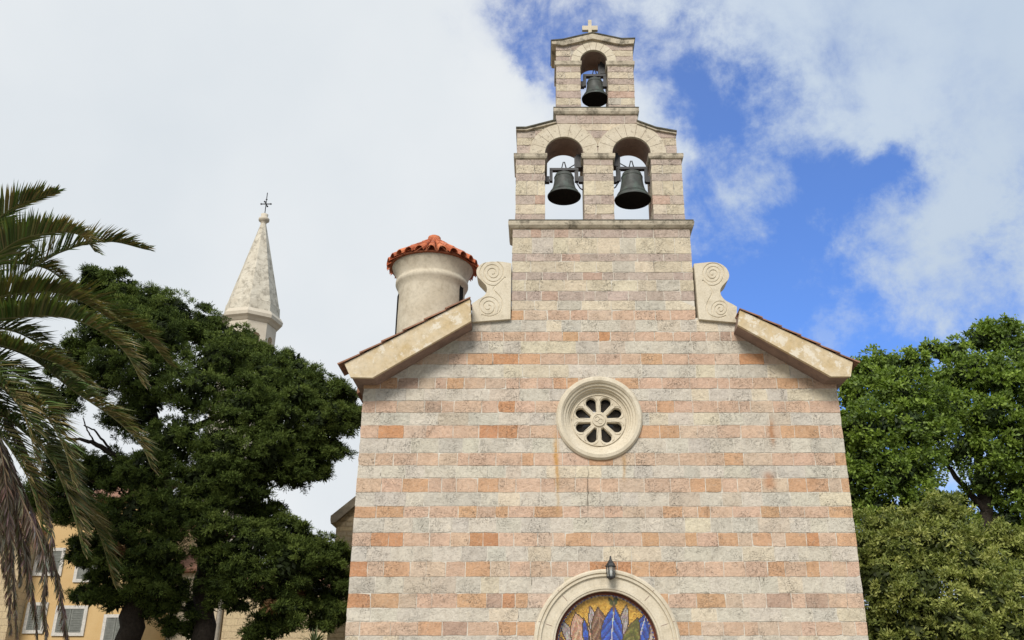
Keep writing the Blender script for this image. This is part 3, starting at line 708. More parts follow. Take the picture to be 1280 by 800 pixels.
# mosaic: abstract coloured fields on gold tesserae
b = MB(); ts = .019; Rm = PRm-.004
gold = lambda: random.choice([(.68, .38, .05), (.60, .32, .04), (.74, .47, .09), (.48, .25, .045), (.70, .42, .07)])
LIL = [(.42, .36, .34), (.52, .48, .47), (.33, .27, .27)]; ROSE = [(.56, .32, .22), (.46, .25, .17), (.62, .42, .31)]; BRN = [(.22, .11, .07), (.15, .075, .055), (.32, .20, .14)]
BLU = [(.02, .08, .46), (.03, .14, .62), (.015, .045, .26)]; OLV = [(.13, .14, .03), (.21, .20, .055), (.09, .10, .028)]; GRY = [(.14, .12, .10), (.26, .23, .20), (.30, .12, .05)]; SPR = [(.05, .08, .03), (.09, .12, .04), (.04, .05, .02)]
leaves_ = [(-.74, .22, .11, .34, -.5, LIL), (-.24, .42, .10, .36, -.2, LIL), (.36, .46, .10, .34, .2, LIL), (.86, .20, .10, .34, .5, LIL), (-.90, .06, .09, .22, -.7, GRY), (.95, .06, .08, .2, .6, GRY),
           (-.50, .24, .21, .40, -.25, ROSE), (-.40, .24, .07, .30, -.12, BLU), (-.10, .28, .20, .46, -.12, BRN), (.12, .26, .23, .52, .10, BLU), (.68, .22, .18, .44, .32, BLU), (.50, .14, .17, .42, .34, OLV), (.20, .84, .05, .11, .4, SPR), (.12, .82, .045, .10, -.5, SPR), (.17, .70, .02, .14, 0, BRN)]
ts = .0165; n = int(2*Rm/ts)
for i in range(n):
    for j in range(-2, n//2+1):
        x = -Rm+ts*(i+.5); z = ts*(j+.5)
        if x*x+z*z > (Rm-.008)**2 or z < -.03: continue
        u, v = x/Rm, z/Rm; c = gold()
        for (bu, bv, hw, hh, tl, cs) in leaves_:
            du, dv = u-bu, v-bv; ru = du*math.cos(tl)-dv*math.sin(tl); rv = du*math.sin(tl)+dv*math.cos(tl)
            if abs(rv) >= hh: continue
            lim_ = hw*(1-(abs(rv)/hh)**2.2)*(1-.25*rv/hh)
            if abs(ru) < lim_:
                if lim_-abs(ru) < .022 and hw > .06: c = (.08, .05, .035)
                elif abs(ru) < .013 and hw > .08: c = (.50, .54, .60) if cs is BLU else cs[2]
                else: c = cs[int((rv*.9+abs(ru)*1.3+2)*17) % 3]
                c = tuple(q*random.uniform(.82, 1.18) for q in c)
        rr_2 = math.hypot(u, v)
        if rr_2 > .955: c = (.30, .07, .035)
        elif rr_2 > .93: c = (.62, .55, .42) if int(math.atan2(v, u)*26) % 2 else (.06, .10, .36)
        gp = .0015; dy = random.uniform(-.001, .001)
        b.box(PXc+x-ts/2+gp, PXc+x+ts/2-gp, .180+dy, .20, PZc+z-ts/2+gp, PZc+z+ts/2-gp, c)
b.prism([(PXc-Rm, PZc-.03)]+circ(PXc, PZc, Rm, math.pi, 0, 40)+[(PXc+Rm, PZc-.03)], .184, .24, col=(.25, .17, .07))
b.build('lunette_mosaic', 'tess', pt)
b = MB(); b.box(PXc-PRm, PXc+PRm, .02, .24, PZc-.28, PZc-.031); b.build('lintel', 'clean', pt)
b = MB()
for s_ in (-1, 1):
    for q in range(4): b.box(PXc+s_*.01 if s_ > 0 else PXc-PRm+.0, PXc+PRm if s_ > 0 else PXc-.01, .16, .20, .02+q*(PZc-.3)/4, (q+1)*(PZc-.3)/4-.0)
    b.box(PXc+s_*.42-.28, PXc+s_*.42+.28, .145, .162, .25, PZc-.6)
b.build('door', 'wood', pt)

# ---------------- round turret behind the left slope
YT = 2.7
ec = U(541, 337.5, YT); s_px = (U(596, 337.5, YT).x-U(486, 337.5, YT).x)/110
re = 55*s_px; zE = ec.z; xT = ec.x
rcyl = 40.8*s_px; rfl = 46.5*s_px
b = MB()
b.lathe((xT, YT, 0), [(rcyl*1.03, 4.5), (rcyl*1.01, zE-1.3), (rcyl, zE-.62), (rcyl+.015, zE-.52), (rcyl+.055, zE-.46), (rcyl+.07, zE-.42), (rcyl+.07, zE-.36), (rcyl+.045, zE-.345), (rcyl+.05, zE-.30), (rcyl+.09, zE-.16), (rcyl+.15, zE-.05), (rcyl+.17, zE), (0, zE+.02)], 56)
tu = b.build('turret', 'turret', church)
for az, z0_, z1_ in ((R(-163), zE-1.75, zE-.70), (R(-22), zE-1.05, zE-.50)):
    b = MB(); d_ = Vector((math.cos(az), math.sin(az), 0)); t_ = Vector((-d_.y, d_.x, 0)); c_ = Vector((xT, YT, 0))
    b.hexa([c_+d_*rr+t_*w_+Vector((0, 0, zz)) for zz in (z0_, z1_) for rr, w_ in ((rcyl-.15, -.075), (rcyl+.012, -.075), (rcyl+.012, .075), (rcyl-.15, .075))])
    b.build('slit_window', 'dark', tu)
b = MB(); nt_ = 25; rise = U(543, 298, YT).z-zE+.0; pitch_len = math.hypot(re, rise)
b.lathe((xT, YT, zE), [(rcyl+.17, -.01), (re*.97, .0), (.02, rise-.03)], 56, col=(.30, .10, .05))
for q in range(nt_):
    a = 2*math.pi*q/nt_
    ca, sa = math.cos(a), math.sin(a)
    for kk in range(3):
        r0, r1 = re*(1.04-.34*kk), re*(1.04-.34*(kk+1))-.06
        if kk == 2: r1 = .03
        K = 7; vs = []
        for (rr, lift, fl) in ((r0, .03, 1.0), (max(r1, .03), .008, 1.0)):
            wv = max(.014, math.pi*rr/nt_*.78) if rr < re*.5 else math.pi*rr/nt_*.74
            z = zE+rise*(1-rr/re)+lift
            for h in (0, .016):
                for s2 in range(K):
                    t = math.pi*s2/(K-1); w_ = (wv+h*.4)*math.cos(t); hz = (wv*1.15+h)*math.sin(t)
                    vs.append((xT+rr*ca-w_*sa, YT+rr*sa+w_*ca, z+hz))
        fs = []
        for s2 in range(K-1):
            fs += [(s2, s2+1, 2*K+s2+1, 2*K+s2), (K+s2, 3*K+s2, 3*K+s2+1, K+s2+1), (s2, K+s2, K+s2+1, s2+1), (2*K+s2, 2*K+s2+1, 3*K+s2+1, 3*K+s2)]
        b.add(vs, fs, random.choice([(.56, .17, .075), (.62, .21, .095), (.46, .125, .055), (.52, .19, .11), (.40, .12, .06)]), smooth=False)
b.lathe((xT, YT, zE+rise), [(.15, -.06), (.14, .02), (.09, .05), (0, .06)], 10, col=(.52, .17, .08))
b.build('turret_roof', 'tiles', tu)

# ------------------------------------------------------------------ bells
def make_bell(cx, zyoke, zlip, dia, span, strike, label):
    """bell with its crown under the yoke and its lip at zlip, hung midway through the wall"""
    yb = .30
    root = empty('bell', (cx, yb, zlip), label, 'bell', 'bells in the open bell gable'); R_ = dia/2; H = zyoke-zlip-.02
    b = MB(); prof = [(R_*.985, 0), (R_*1.0, .02), (R_*.90, H*.10), (R_*.76, H*.24), (R_*.66, H*.42), (R_*.60, H*.62), (R_*.57, H*.82), (R_*.52, H*.93), (R_*.38, H*.985), (.0, H)]
    inner = [(0, H*.90), (R_*.45, H*.86), (R_*.52, H*.6), (R_*.60, H*.36), (R_*.80, H*.12), (R_*.93, .0)]
    b.lathe((cx, yb, zlip), prof, 40); b.lathe((cx, yb, zlip), [(R_*.985, -.001)]+inner[::-1], 40, mi=1)
    for h in (.16, .20, .80):
        rr = np.interp(H*h, [q[1] for q in prof], [q[0] for q in prof]); b.arc if False else None
        b.lathe((cx, yb, zlip+H*h), [(rr-.01, -.012), (rr+.008, -.006), (rr+.008, .006), (rr-.01, .012)], 40)
    b.build('bell_body', ['bronze', 'dark'], root)
    b = MB(); b.tube([(cx, yb, zlip+H*.85), (cx, yb, zlip+.16)], .014, 8); b.lathe((cx, yb, zlip+.10), [(0, -.05), (.03, -.03), (.042, .02), (.03, .06), (.0, .08)], 14); b.build('clapper', 'iron', root)
    b = MB(); hw = R_*.86; t = .045
    b.box(cx-hw, cx+hw, yb-.05, yb+.05, zyoke+.035, zyoke+.085)
    zax = zyoke-H*.28
    for s_ in (-1, 1):
        b.box(cx+s_*(hw-.03)-.03, cx+s_*(hw-.03)+.03, yb-.045, yb+.045, zax-.06, zyoke+.034)
    b.tube([(cx, yb, zyoke-.02), (cx, yb, zyoke+.034)], .06, 10); b.tube([(cx-.05, yb, zyoke+.085), (cx-.012, yb, zyoke+.25), (cx+.012, yb, zyoke+.25), (cx+.05, yb, zyoke+.085)], .012, 6)
    b.build('yoke', 'iron', root)
    b = MB()
    for s_, xs in ((-1, span[0]), (1, span[1])):
        b = MB(); b.tube([(xs+s_*.02, yb, zax-.02), (cx+s_*hw, yb, zax-.02)], .02, 8)
        b.box(min(xs, xs-s_*.09), max(xs, xs-s_*.09), yb-.05, yb+.05, zax-.085, zax+.045); b.build('axle_pin', 'iron', root)
    b = MB(); s_ = strike; sx = span[1] if s_ > 0 else span[0]
    b.box(min(sx, sx-s_*.13), max(sx, sx-s_*.13), yb-.02, yb+.16, zyoke+.12, zyoke+.42)
    b.box(min(sx-s_*.13, sx-s_*.17), max(sx-s_*.13, sx-s_*.17), yb-.03, yb+.03, zyoke-.22, zyoke+.36)
    b.tube([(sx-s_*.15, yb, zyoke-.20), (sx-s_*.06, yb, zyoke-.36), (sx, yb, zyoke-.40)], .014, 6)
    b.tube([(sx-s_*.16, yb-.02, zyoke+.18), (cx+s_*.06, yb-.02, zyoke+.07)], .011, 6)
    b.build('striker', 'iron', root)
    return root
YB = .30
make_bell(UX(705.2, 240, YB), UZ(216, YB), UZ(246.5, YB), .67, oL, 1, 'lower left bronze bell, smaller and higher hung than the bell beside it')
make_bell(UX(790.6, 240, YB), UZ(214.5, YB), UZ(250.8, YB), .73, oR, -1, 'lower right bronze bell, the largest of the three')
make_bell(UX(743.6, 112, YB), UZ(98.5, YB), UZ(124.5, YB), .56, oC, 1, 'small bronze bell alone in the topmost arch under the stone cross')

# ------------------------------------------------------------------ wall lantern over the portal
lp = U(763.4, 710, -.20)
lan = empty('wall_lantern', (lp.x, -.20, lp.z-.15), 'small black iron lantern hung over the arched mosaic of the portal', 'lantern')
ly = -.20; ls = (U(768.8, 710, ly).x-lp.x)
zt0, zt1, zt2, zt3, zt4 = [UZ(q, ly) for q in (721.5, 708.2, 702, 699.2, 695.2)]
b = MB(); r_ = ls*1.02
for q in range(6):
    a = 2*math.pi*q/6; b.tube([(lp.x+r_*.86*math.cos(a), ly+r_*.86*math.sin(a), zt0), (lp.x+r_*math.cos(a), ly+r_*math.sin(a), zt1)], .009, 5)
b.lathe((lp.x, ly, zt0), [(0, -.03), (r_*.6, -.025), (r_*.92, -.01), (r_*.92, .012), (0, .013)], 6, smooth=False)
b.build('cage', 'iron', lan)
b = MB(); b.lathe((lp.x, ly, zt1), [(0, -.005), (r_*1.22, -.005), (r_*1.22, .012), (r_*1.02, .02), (r_*.92, (zt2-zt1)*.55), (r_*.55, zt2-zt1), (.02, zt3-zt1), (.012, zt4-zt1), (0, zt4-zt1+.01)], 6, smooth=False); b.build('cap', 'iron', lan)
b = MB(); b.lathe((lp.x, ly, zt0), [(r_*.80, .014), (r_*.93, zt1-zt0-.006)], 6, smooth=False); b.build('glass', 'glass', lan)
b = MB(); b.lathe((lp.x, ly, zt0+.03), [(0, 0), (.02, .0), (.028, .05), (.015, .10), (0, .11)], 10); M['bulb'] = flat('white_bulb', (.7, .7, .66), .3); b.build('bulb', 'bulb', lan)
b = MB(); b.tube([(lp.x, -.058, zt0+.05), (lp.x, -.09, zt0-.02), (lp.x, ly, zt0-.028)], .011, 6); b.box(lp.x-.03, lp.x+.03, -.064, -.02, zt0-.01, zt0+.12); b.build('bracket', 'iron', lan)

# ------------------------------------------------------------------ background buildings
def wall_x(px, py, Y): return UX(px, py, Y)
# rubble stone house just behind the facade's left edge
Yh = 8.5; xa = UX(418.5, 680, Yh); xb = xa+1.85
hz0 = UZ(648, Yh); hz1 = hz0+(UX(443, 626, Yh)-UX(413, 648, Yh))/(443-413)*0+ (UZ(626, Yh)-UZ(648, Yh))*((xb-UX(415, 646, Yh))/(UX(443, 626, Yh)-UX(415, 646, Yh)))
house = empty('stone_house', (xa, Yh, 0), 'rubble stone building with a sloping verge behind the left edge of the church', 'building')
b = MB(); b.prism([(xa, 0), (xb, 0), (xb, hz1-.1), (xa, hz0-.1)], Yh, Yh+6); b.build('wall', 'rubble', house)
ox = UX(413, 648, Yh-.15)
b = MB(); b.prism([(ox, hz0-.06), (ox+.02, hz0-.16), (xa, hz0-.12), (xb, hz1-.10), (xb, hz1+.08), (ox, hz0+.04)], Yh-.15, Yh+6.1); M['verge'] = mottled('grey_brown_verge', (.20, .165, .12), (.32, .27, .20), 6); b.build('roof', 'verge', house)
# yellow house
Yy = 24
yh = empty('yellow_house', (UX(60, 800, Yy), Yy, 0), 'yellow plastered house with grey shutters behind the palm and the dark conifer', 'house')
yx0, yx1 = UX(9, 800, Yy), UX(176, 770, Yy); yz = UZ(628, Yy)
b = MB(); b.box(yx0, yx1, Yy, Yy+9, 0, yz); b.build('wall', 'yellow', yh)
b = MB(); b.rectloft(yx0, yx1, Yy, Yy+9, [(.0, yz), (.35, yz+.02), (.40, yz+.14), (-4.3, yz+1.9)]); b.build('roof', 'oldtile', yh)
def window(parent, px0, px1, py0, py1, Y, shut=True, arched=False):
    x0, x1 = UX(px0, (py0+py1)/2, Y), UX(px1, (py0+py1)/2, Y); z0, z1 = UZ(py1, Y), UZ(py0, Y); t = .13
    b = MB()
    b.box(x0, x1, Y-.07, Y+.02, z1-t, z1); b.box(x0, x1, Y-.07, Y+.02, z0, z0+t); b.box(x0, x0+t, Y-.07, Y+.02, z0+t, z1-t); b.box(x1-t, x1, Y-.07, Y+.02, z0+t, z1-t)
    wf = b.build('window', 'whiteframe', parent)
    b = MB()
    if shut:
        m = (x0+x1)/2
        for (a, c) in ((x0+t, m-.01), (m+.01, x1-t)):
            n = 14
            b.box(a, c, Y-.02, Y-.006, z0+t, z1-t)
            for q in range(n): zz = z0+t+(z1-z0-2*t)*(q+.3)/n; b.box(a+.06, c-.06, Y-.045, Y-.021, zz, zz+.05)
            for e_ in (a, c-.06): b.box(e_, e_+.06, Y-.05, Y-.021, z0+t, z1-t)
        b.build('shutter', 'shutter', wf)
    else:
        b.box(x0+t, x1-t, Y-.02, Y-.006, z0+t, z1-t); b.build('pane', 'pane', wf)
for wv in ((68, 108, 757, 795), (32, 58, 753, 792), (128, 160, 768, 805), (94, 124, 698, 728), (44, 80, 685, 720)): window(yh, *wv, Yy)
# stone building at the left edge
Yl = 23; b0 = UX(6, 800, Yl)
lh = empty('stone_house', (b0-4, Yl, 0), 'pale squared stone building at the left edge beside the yellow house', 'building')
b = MB(); b.box(b0-8, b0, Yl, Yl+7, 0, UZ(662, Yl)); b.build('wall', 'ashlar', lh)
b = MB(); b.rectloft(b0-8, b0, Yl, Yl+7, [(.0, UZ(662, Yl)), (.3, UZ(662, Yl)+.02), (.32, UZ(662, Yl)+.12), (-3, UZ(662, Yl)+1.6)]); b.build('roof', 'oldtile', lh)
# cream house and stone church wall seen under the conifer
Yc = 27
ch = empty('plaster_house', (UX(225, 790, Yc), Yc, 0), 'cream plastered building seen between the two dark conifer trunks', 'building')
b = MB(); cx0, cx1 = UX(178, 790, Yc), UX(268, 790, Yc); cz_ = UZ(716, Yc); b.box(cx0, cx1, Yc, Yc+8, 0, cz_); b.build('wall', 'cream_wall', ch)
b = MB(); b.rectloft(cx0, cx1, Yc, Yc+8, [(0, cz_), (.3, cz_+.02), (.32, cz_+.14), (-2, cz_+1.5)]); b.build('roof', 'oldtile', ch)
Ys = 26
sc2 = empty('stone_church', (UX(350, 790, Ys), Ys, 0), 'yellowish ashlar church wall with a pointed window below the conifer', 'church')
sx0, sx1 = UX(277, 790, Ys), UX(520, 790, Ys); sz = UZ(738, Ys)
pw = UX(308.5, 795, Ys); pzt = UZ(792.5, Ys); pr = .42
pa = [(pw-pr*.95, pzt-4)]+[(pw-pr*.95+ (pr*.95)*(1-math.cos(t))*1.0, pzt-1.0+1.0*math.sin(t)) for t in np.linspace(0, math.pi/2, 7)]
arch = [(x, z) for x, z in pa]+[(2*pw-x, z) for x, z in pa[::-1][1:]]
b = MB(); b.prism([(sx0, 0), (pa[0][0], 0)]+arch+[(arch[-1][0], 0), (sx1, 0), (sx1, sz), (sx0, sz)], Ys, Ys+.6)
b.box(sx0, sx1, Ys+.7, Ys+12, 0, sz-.02); b.build('wall', 'ashlar', sc2)
b = MB(); b.prism(arch, Ys+.35, Ys+.4); b.build('window', 'pane', sc2)
b = MB(); b.rectloft(sx0, sx1, Ys, Ys+12, [(0, sz), (.3, sz+.03), (.34, sz+.16), (-4, sz+2.3)]); b.build('roof', 'oldtile', sc2)
b = MB(); xq = UX(273.5, 790, Ys)-.0; b.tube([(sx0-.14, Ys-.1, 0), (sx0-.14, Ys-.1, sz-.2), (sx0-.05, Ys-.25, sz+.0)], .11, 10); b.build('downpipe', 'cable', sc2)

# tall bell tower with a stone spire
Yt = 38
tc = U(314.5, 398, Yt); k = (U(350, 398, Yt).x-U(280, 398, Yt).x)/70
tw = empty('bell_tower', (tc.x, Yt, 0), 'distant stone bell tower with a pointed octagonal spire and thin iron cross', 'tower')
zc_ = UZ(404, Yt); rsp = 34*k; rot = R(10)
b = MB(); ztip = UZ(280, Yt)
b.lathe((tc.x, Yt, 0), [(rsp*1.0, zc_+.38), (rsp*.97, zc_+1.05), (rsp*.94, zc_+1.10), (rsp*.10, ztip), (0, ztip)], 8, smooth=False, a0=rot); sp_ = b.build('spire', 'spire', tw)
b = MB(); b.lathe((tc.x, Yt, ztip), [(rsp*.10, 0), (rsp*.13, .15), (rsp*.20, .22), (rsp*.205, .36), (rsp*.15, .45), (rsp*.12, .52), (rsp*.14, .68), (0, .75)], 16); b.build('finial', 'pale', sp_)
zk = ztip+.7; zc2 = UZ(255, Yt); ztop = UZ(241, Yt); xk = tc.x
b = MB(); b.tube([(xk, Yt, zk), (xk, Yt, ztop)], .028, 6); L_ = 6.3*k
b.tube([(xk-L_, Yt, zc2), (xk+L_, Yt, zc2)], .035, 6)
for s_ in (-1, 1): b.tube([(xk-L_*.75, Yt, zc2-s_*L_*.45), (xk+L_*.75, Yt, zc2+s_*L_*.45)], .02, 5) if False else None
b.tube([(xk, Yt-L_, zc2), (xk, Yt+L_, zc2)], .035, 6)
for q in ((L_, 0), (-L_, 0), (0, L_), (0, -L_)): b.lathe((xk+q[0], Yt+q[1], zc2), [(0, -.07), (.06, -.03), (.06, .03), (0, .07)], 8)
b.lathe((xk, Yt, zc2+6.8*k), [(0, -.07), (.07, 0), (0, .07)], 8)
b.build('iron_cross', 'iron', sp_)
b = MB(); b.lathe((tc.x, Yt, 0), [(rsp*.95, zc_-.35), (rsp*1.03, zc_-.2), (rsp*1.12, zc_-.08), (rsp*1.14, zc_+.12), (rsp*1.05, zc_+.37), (0, zc_+.371)], 8, smooth=False, a0=rot); b.build('cornice', 'pale', tw)
# octagonal belfry: eight piers, arched heads
b = MB(); hB = 5.0; zb0 = zc_-.36-hB; rI = rsp*.93
for q in range(8):
    a0_, a1_ = rot+math.pi*q/4, rot+math.pi*(q+1)/4
    P0 = Vector((math.cos(a0_)*rI, math.sin(a0_)*rI, 0)); P1 = Vector((math.cos(a1_)*rI, math.sin(a1_)*rI, 0)); W = (P1-P0).length; ex = (P1-P0)/W; inn = -(P0+P1).normalized()*.35
    half = W*.24; zs = zc_-1.35-half*.0; m = W/2
    out = [(0, zb0), (m-half, zb0)]+[(m+half*math.cos(t), zs+half*math.sin(t)) for t in np.linspace(math.pi, 0, 11)]+[(m+half, zb0), (W, zb0), (W, zc_-.35), (0, zc_-.35)]
    n = len(out); c0 = Vector((tc.x, Yt, 0))
    f0 = [c0+P0+ex*x+Vector((0, 0, z)) for x, z in out]; f1 = [p_+inn for p_ in f0]
    b.add(f0+f1, [list(range(n))[::-1], list(range(n, 2*n))]+[(i, (i+1) % n, (i+1) % n+n, i+n) for i in range(n)])
b.build('belfry', 'pale', tw)
b = MB(); b.lathe((tc.x, Yt, 0), [(rsp*1.05, 0), (rsp*1.05, zb0-.2), (rsp*1.12, zb0-.15), (rsp*1.12, zb0)], 8, smooth=False, a0=rot); b.build('shaft', 'spire', tw)

# ------------------------------------------------------------------ foliage
def leaf_object(name, base, dirs, length, width, cols, mat, parent, bend=None, side=None):
    """n leaves as kite-shaped quads: base point, direction, size, colour"""
    n = len(base); d = dirs/np.linalg.norm(dirs, axis=1, keepdims=True)
    if side is None:
        rnd = rng.normal(size=(n, 3)); side = np.cross(d, rnd)
    side = side/np.maximum(np.linalg.norm(side, axis=1, keepdims=True), 1e-6)
    L_ = length[:, None]; W_ = width[:, None]
    v = np.stack([base, base+d*L_*.45+side*W_*.5, base+d*L_, base+d*L_*.45-side*W_*.5], axis=1).reshape(-1, 3)
    root = parent
    while root.parent is not None: root = root.parent
    v = v-np.array(root.location)
    me = bpy.data.meshes.new(name); me.vertices.add(4*n); me.vertices.foreach_set('co', v.ravel().astype(np.float32))
    me.loops.add(4*n); me.loops.foreach_set('vertex_index', np.arange(4*n, dtype=np.int32))
    me.polygons.add(n); me.polygons.foreach_set('loop_start', np.arange(0, 4*n, 4, dtype=np.int32)); me.polygons.foreach_set('loop_total', np.full(n, 4, dtype=np.int32))
    me.materials.append(M[mat]); me.update(calc_edges=True)
    ca = me.color_attributes.new('col', 'FLOAT_COLOR', 'CORNER'); ca.data.foreach_set('color', np.repeat(np.c_[cols, np.ones(n)], 4, axis=0).ravel().astype(np.float32))
    ob = bpy.data.objects.new(name, me); COL.objects.link(ob); ob.parent = parent; return ob
def crown(name, blobs, Y, parent, mat, sub_per_m2, sub_r, tufts, leaves, leaf_l, leaf_w, palette, flat_=.75, up=.35, core=(.012, .020, .007), spread=.75, corek=.70, ragged=.12):
    """boughs: every blob (px, py, r_px, dY) carries clumps, every clump carries sprays of leaves facing outwards; a dense inner mass of dark leaves"""
    C_, N_, R_, CC = [], [], [], []
    IB, ID, IL = [], [], []
    for (px, py, rp, dy) in blobs:
        c = np.array(U(px, py, Y+dy)); r = rp*(Y+dy-CAM.y)/F/math.cos(PITCH)*1.0
        n = max(5, int(sub_per_m2*4*math.pi*r*r)); p = rng.normal(size=(n, 3)); p /= np.linalg.norm(p, axis=1, keepdims=True)
        rad = r*rng.uniform(.62, 1.0+ragged, n)-sub_r*.35
        C_.append(c+p*rad[:, None]*np.array([1, 1, .9])); N_.append(p); R_.append(sub_r*rng.uniform(.55, 1.25, n)); CC.append(rng.random(n))
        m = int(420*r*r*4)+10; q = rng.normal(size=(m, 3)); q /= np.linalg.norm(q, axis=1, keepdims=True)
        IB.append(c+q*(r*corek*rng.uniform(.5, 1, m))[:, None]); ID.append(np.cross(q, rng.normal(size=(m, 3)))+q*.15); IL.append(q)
    C_ = np.concatenate(C_); N_ = np.concatenate(N_); R_ = np.concatenate(R_); CC = np.concatenate(CC); nS = len(C_)
    k = tufts*leaves; idx = np.repeat(np.arange(nS), k); n = len(idx)
    td = rng.normal(size=(nS*tufts, 3)); td /= np.linalg.norm(td, axis=1, keepdims=True)
    td = td+N_[np.repeat(np.arange(nS), tufts)]*.45+np.array([0, 0, up]); td /= np.linalg.norm(td, axis=1, keepdims=True)
    tr = R_[np.repeat(np.arange(nS), tufts)]*rng.uniform(.55, 1.0, nS*tufts)
    tp = C_[np.repeat(np.arange(nS), tufts)]+td*tr[:, None]*np.array([1, 1, flat_])
    ti = np.repeat(np.arange(nS*tufts), leaves)
    d = td[ti]*.7+rng.normal(size=(n, 3))*spread
    base = tp[ti]+rng.normal(size=(n, 3))*R_[idx][:, None]*.16
    nor = td[ti]+rng.normal(size=(n, 3))*.35
    side = np.cross(d, nor)
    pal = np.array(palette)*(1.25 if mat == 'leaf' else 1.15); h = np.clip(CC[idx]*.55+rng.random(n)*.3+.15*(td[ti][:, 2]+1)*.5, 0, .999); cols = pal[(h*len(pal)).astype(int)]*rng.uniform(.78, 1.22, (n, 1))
    IB = np.concatenate(IB); ID = np.concatenate(ID); IL = np.concatenate(IL); m = len(IB)
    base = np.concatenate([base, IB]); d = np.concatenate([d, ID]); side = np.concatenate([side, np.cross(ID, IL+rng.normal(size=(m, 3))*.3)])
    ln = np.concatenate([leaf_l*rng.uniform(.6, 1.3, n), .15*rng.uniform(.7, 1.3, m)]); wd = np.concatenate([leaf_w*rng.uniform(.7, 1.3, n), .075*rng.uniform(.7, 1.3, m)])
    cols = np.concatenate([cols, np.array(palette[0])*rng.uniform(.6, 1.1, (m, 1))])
    return leaf_object(name, base, d, ln, wd, cols, mat, parent, side=side)
def limb(b, pts, r0, r1, n=9, wob=.12):
    pts = catmull(pts, 6); k = len(pts); rr = [r0+(r1-r0)*i/(k-1) for i in range(k)]
    pts = [p+Vector((random.uniform(-1, 1), random.uniform(-1, 1), random.uniform(-1, 1)))*wob*rr[i]*2 for i, p in enumerate(pts)]
    b.tube(pts, rr, n)

# dark spreading conifer
Yk = 4.6
cyp = empty('conifer_tree', tuple(U(205, 800, Yk).xy)+(0,), 'large dark green spreading conifer between the palm and the church', 'tree')
gx, gy = cyp.location.x, cyp.location.y
bl = [(128, 352, 20, .2), (152, 366, 26, .0), (185, 378, 26, .3), (112, 378, 22, .5), (215, 395, 30, -.2), (250, 412, 28, .2), (283, 424, 26, .4), (160, 400, 34, -.6), (200, 425, 38, -.8), (120, 420, 32, .2),
      (312, 447, 24, .3), (345, 458, 22, .5), (372, 466, 18, .4), (395, 476, 17, .2), (330, 480, 34, -.4), (270, 455, 36, -.9), (372, 495, 30, -.2), (408, 495, 22, .1), (433, 500, 15, .3), (440, 520, 13, .2),
      (420, 522, 24, 0), (395, 532, 28, -.3), (350, 525, 34, -.8), (300, 510, 36, -1.2), (240, 490, 38, -1.3), (180, 470, 36, -1.0), (135, 465, 30, -.5), (90, 455, 28, .2), (75, 500, 24, .4),
      (413, 553, 15, .1), (421, 561, 9, .0), (396, 572, 17, .2), (372, 570, 26, -.4), (392, 590, 13, .1), (370, 598, 15, .0), (350, 588, 20, -.2), (330, 565, 32, -1.0), (280, 565, 36, -1.4), (225, 550, 34, -1.4),
      (165, 520, 30, -.6), (190, 585, 32, -1.3), (250, 605, 34, -1.2), (300, 612, 28, -.8), (322, 600, 22, -.4), (160, 600, 24, -.6), (135, 585, 22, .1), (110, 600, 26, .4), (75, 585, 26, .6), (50, 620, 28, .8), (85, 635, 26, .5),
      (318, 640, 22, .2), (340, 655, 20, .0), (352, 668, 22, -.4), (375, 680, 22, -.2), (400, 686, 18, -.1), (418, 698, 15, .0), (420, 722, 15, .1), (400, 715, 24, -.3), (360, 705, 30, -.8), (310, 685, 32, -1.0), (265, 660, 32, -1.2),
      (418, 748, 13, .2), (408, 762, 10, .1), (395, 745, 15, .3), (370, 742, 18, -.2), (345, 738, 22, -.5), (305, 725, 26, -.8), (330, 772, 13, .1), (322, 790, 12, .1), (375, 765, 11, -.3), (362, 775, 9, -.2), (300, 752, 14, -.4), (412, 778, 7, .2), (426, 768, 8, .2), (398, 776, 7, .2), (345, 786, 8, .1), (352, 768, 10, .0), (335, 752, 14, -.2), (150, 740, 9, -.6), (185, 742, 12, -.7), (240, 760, 11, .2), (262, 745, 12, .1),
      (225, 640, 32, -1.2), (175, 645, 32, -1.2), (130, 650, 26, -.8), (200, 690, 28, -1.2), (150, 690, 28, -1.2), (115, 690, 18, -.9), (98, 690, 12, -.9), (130, 720, 14, -.9), (175, 722, 22, -1.0), (205, 725, 18, -.8), (105, 742, 10, -.7), (118, 738, 10, -.7), (135, 750, 9, -.6), (225, 735, 14, -.4), (205, 755, 11, -.3), (270, 700, 24, -.9), (190, 760, 9, -.3), (240, 790, 10, .3), (215, 785, 8, .1), (280, 735, 14, -.4)]
b = MB()
limb(b, [(gx-.35, gy, 0), U(161, 800, Yk-.3), U(178, 730, Yk-.3), U(205, 640, Yk), U(195, 540, Yk), U(160, 430, Yk), U(135, 370, Yk)], .30, .05, 12)
limb(b, [(gx+.75, gy+.2, 0), U(252, 800, Yk+.1), U(254, 740, Yk+.1), U(262, 650, Yk), U(290, 560, Yk), U(330, 500, Yk)], .27, .06, 12)
trk = b.build('trunk', 'bark', cyp)
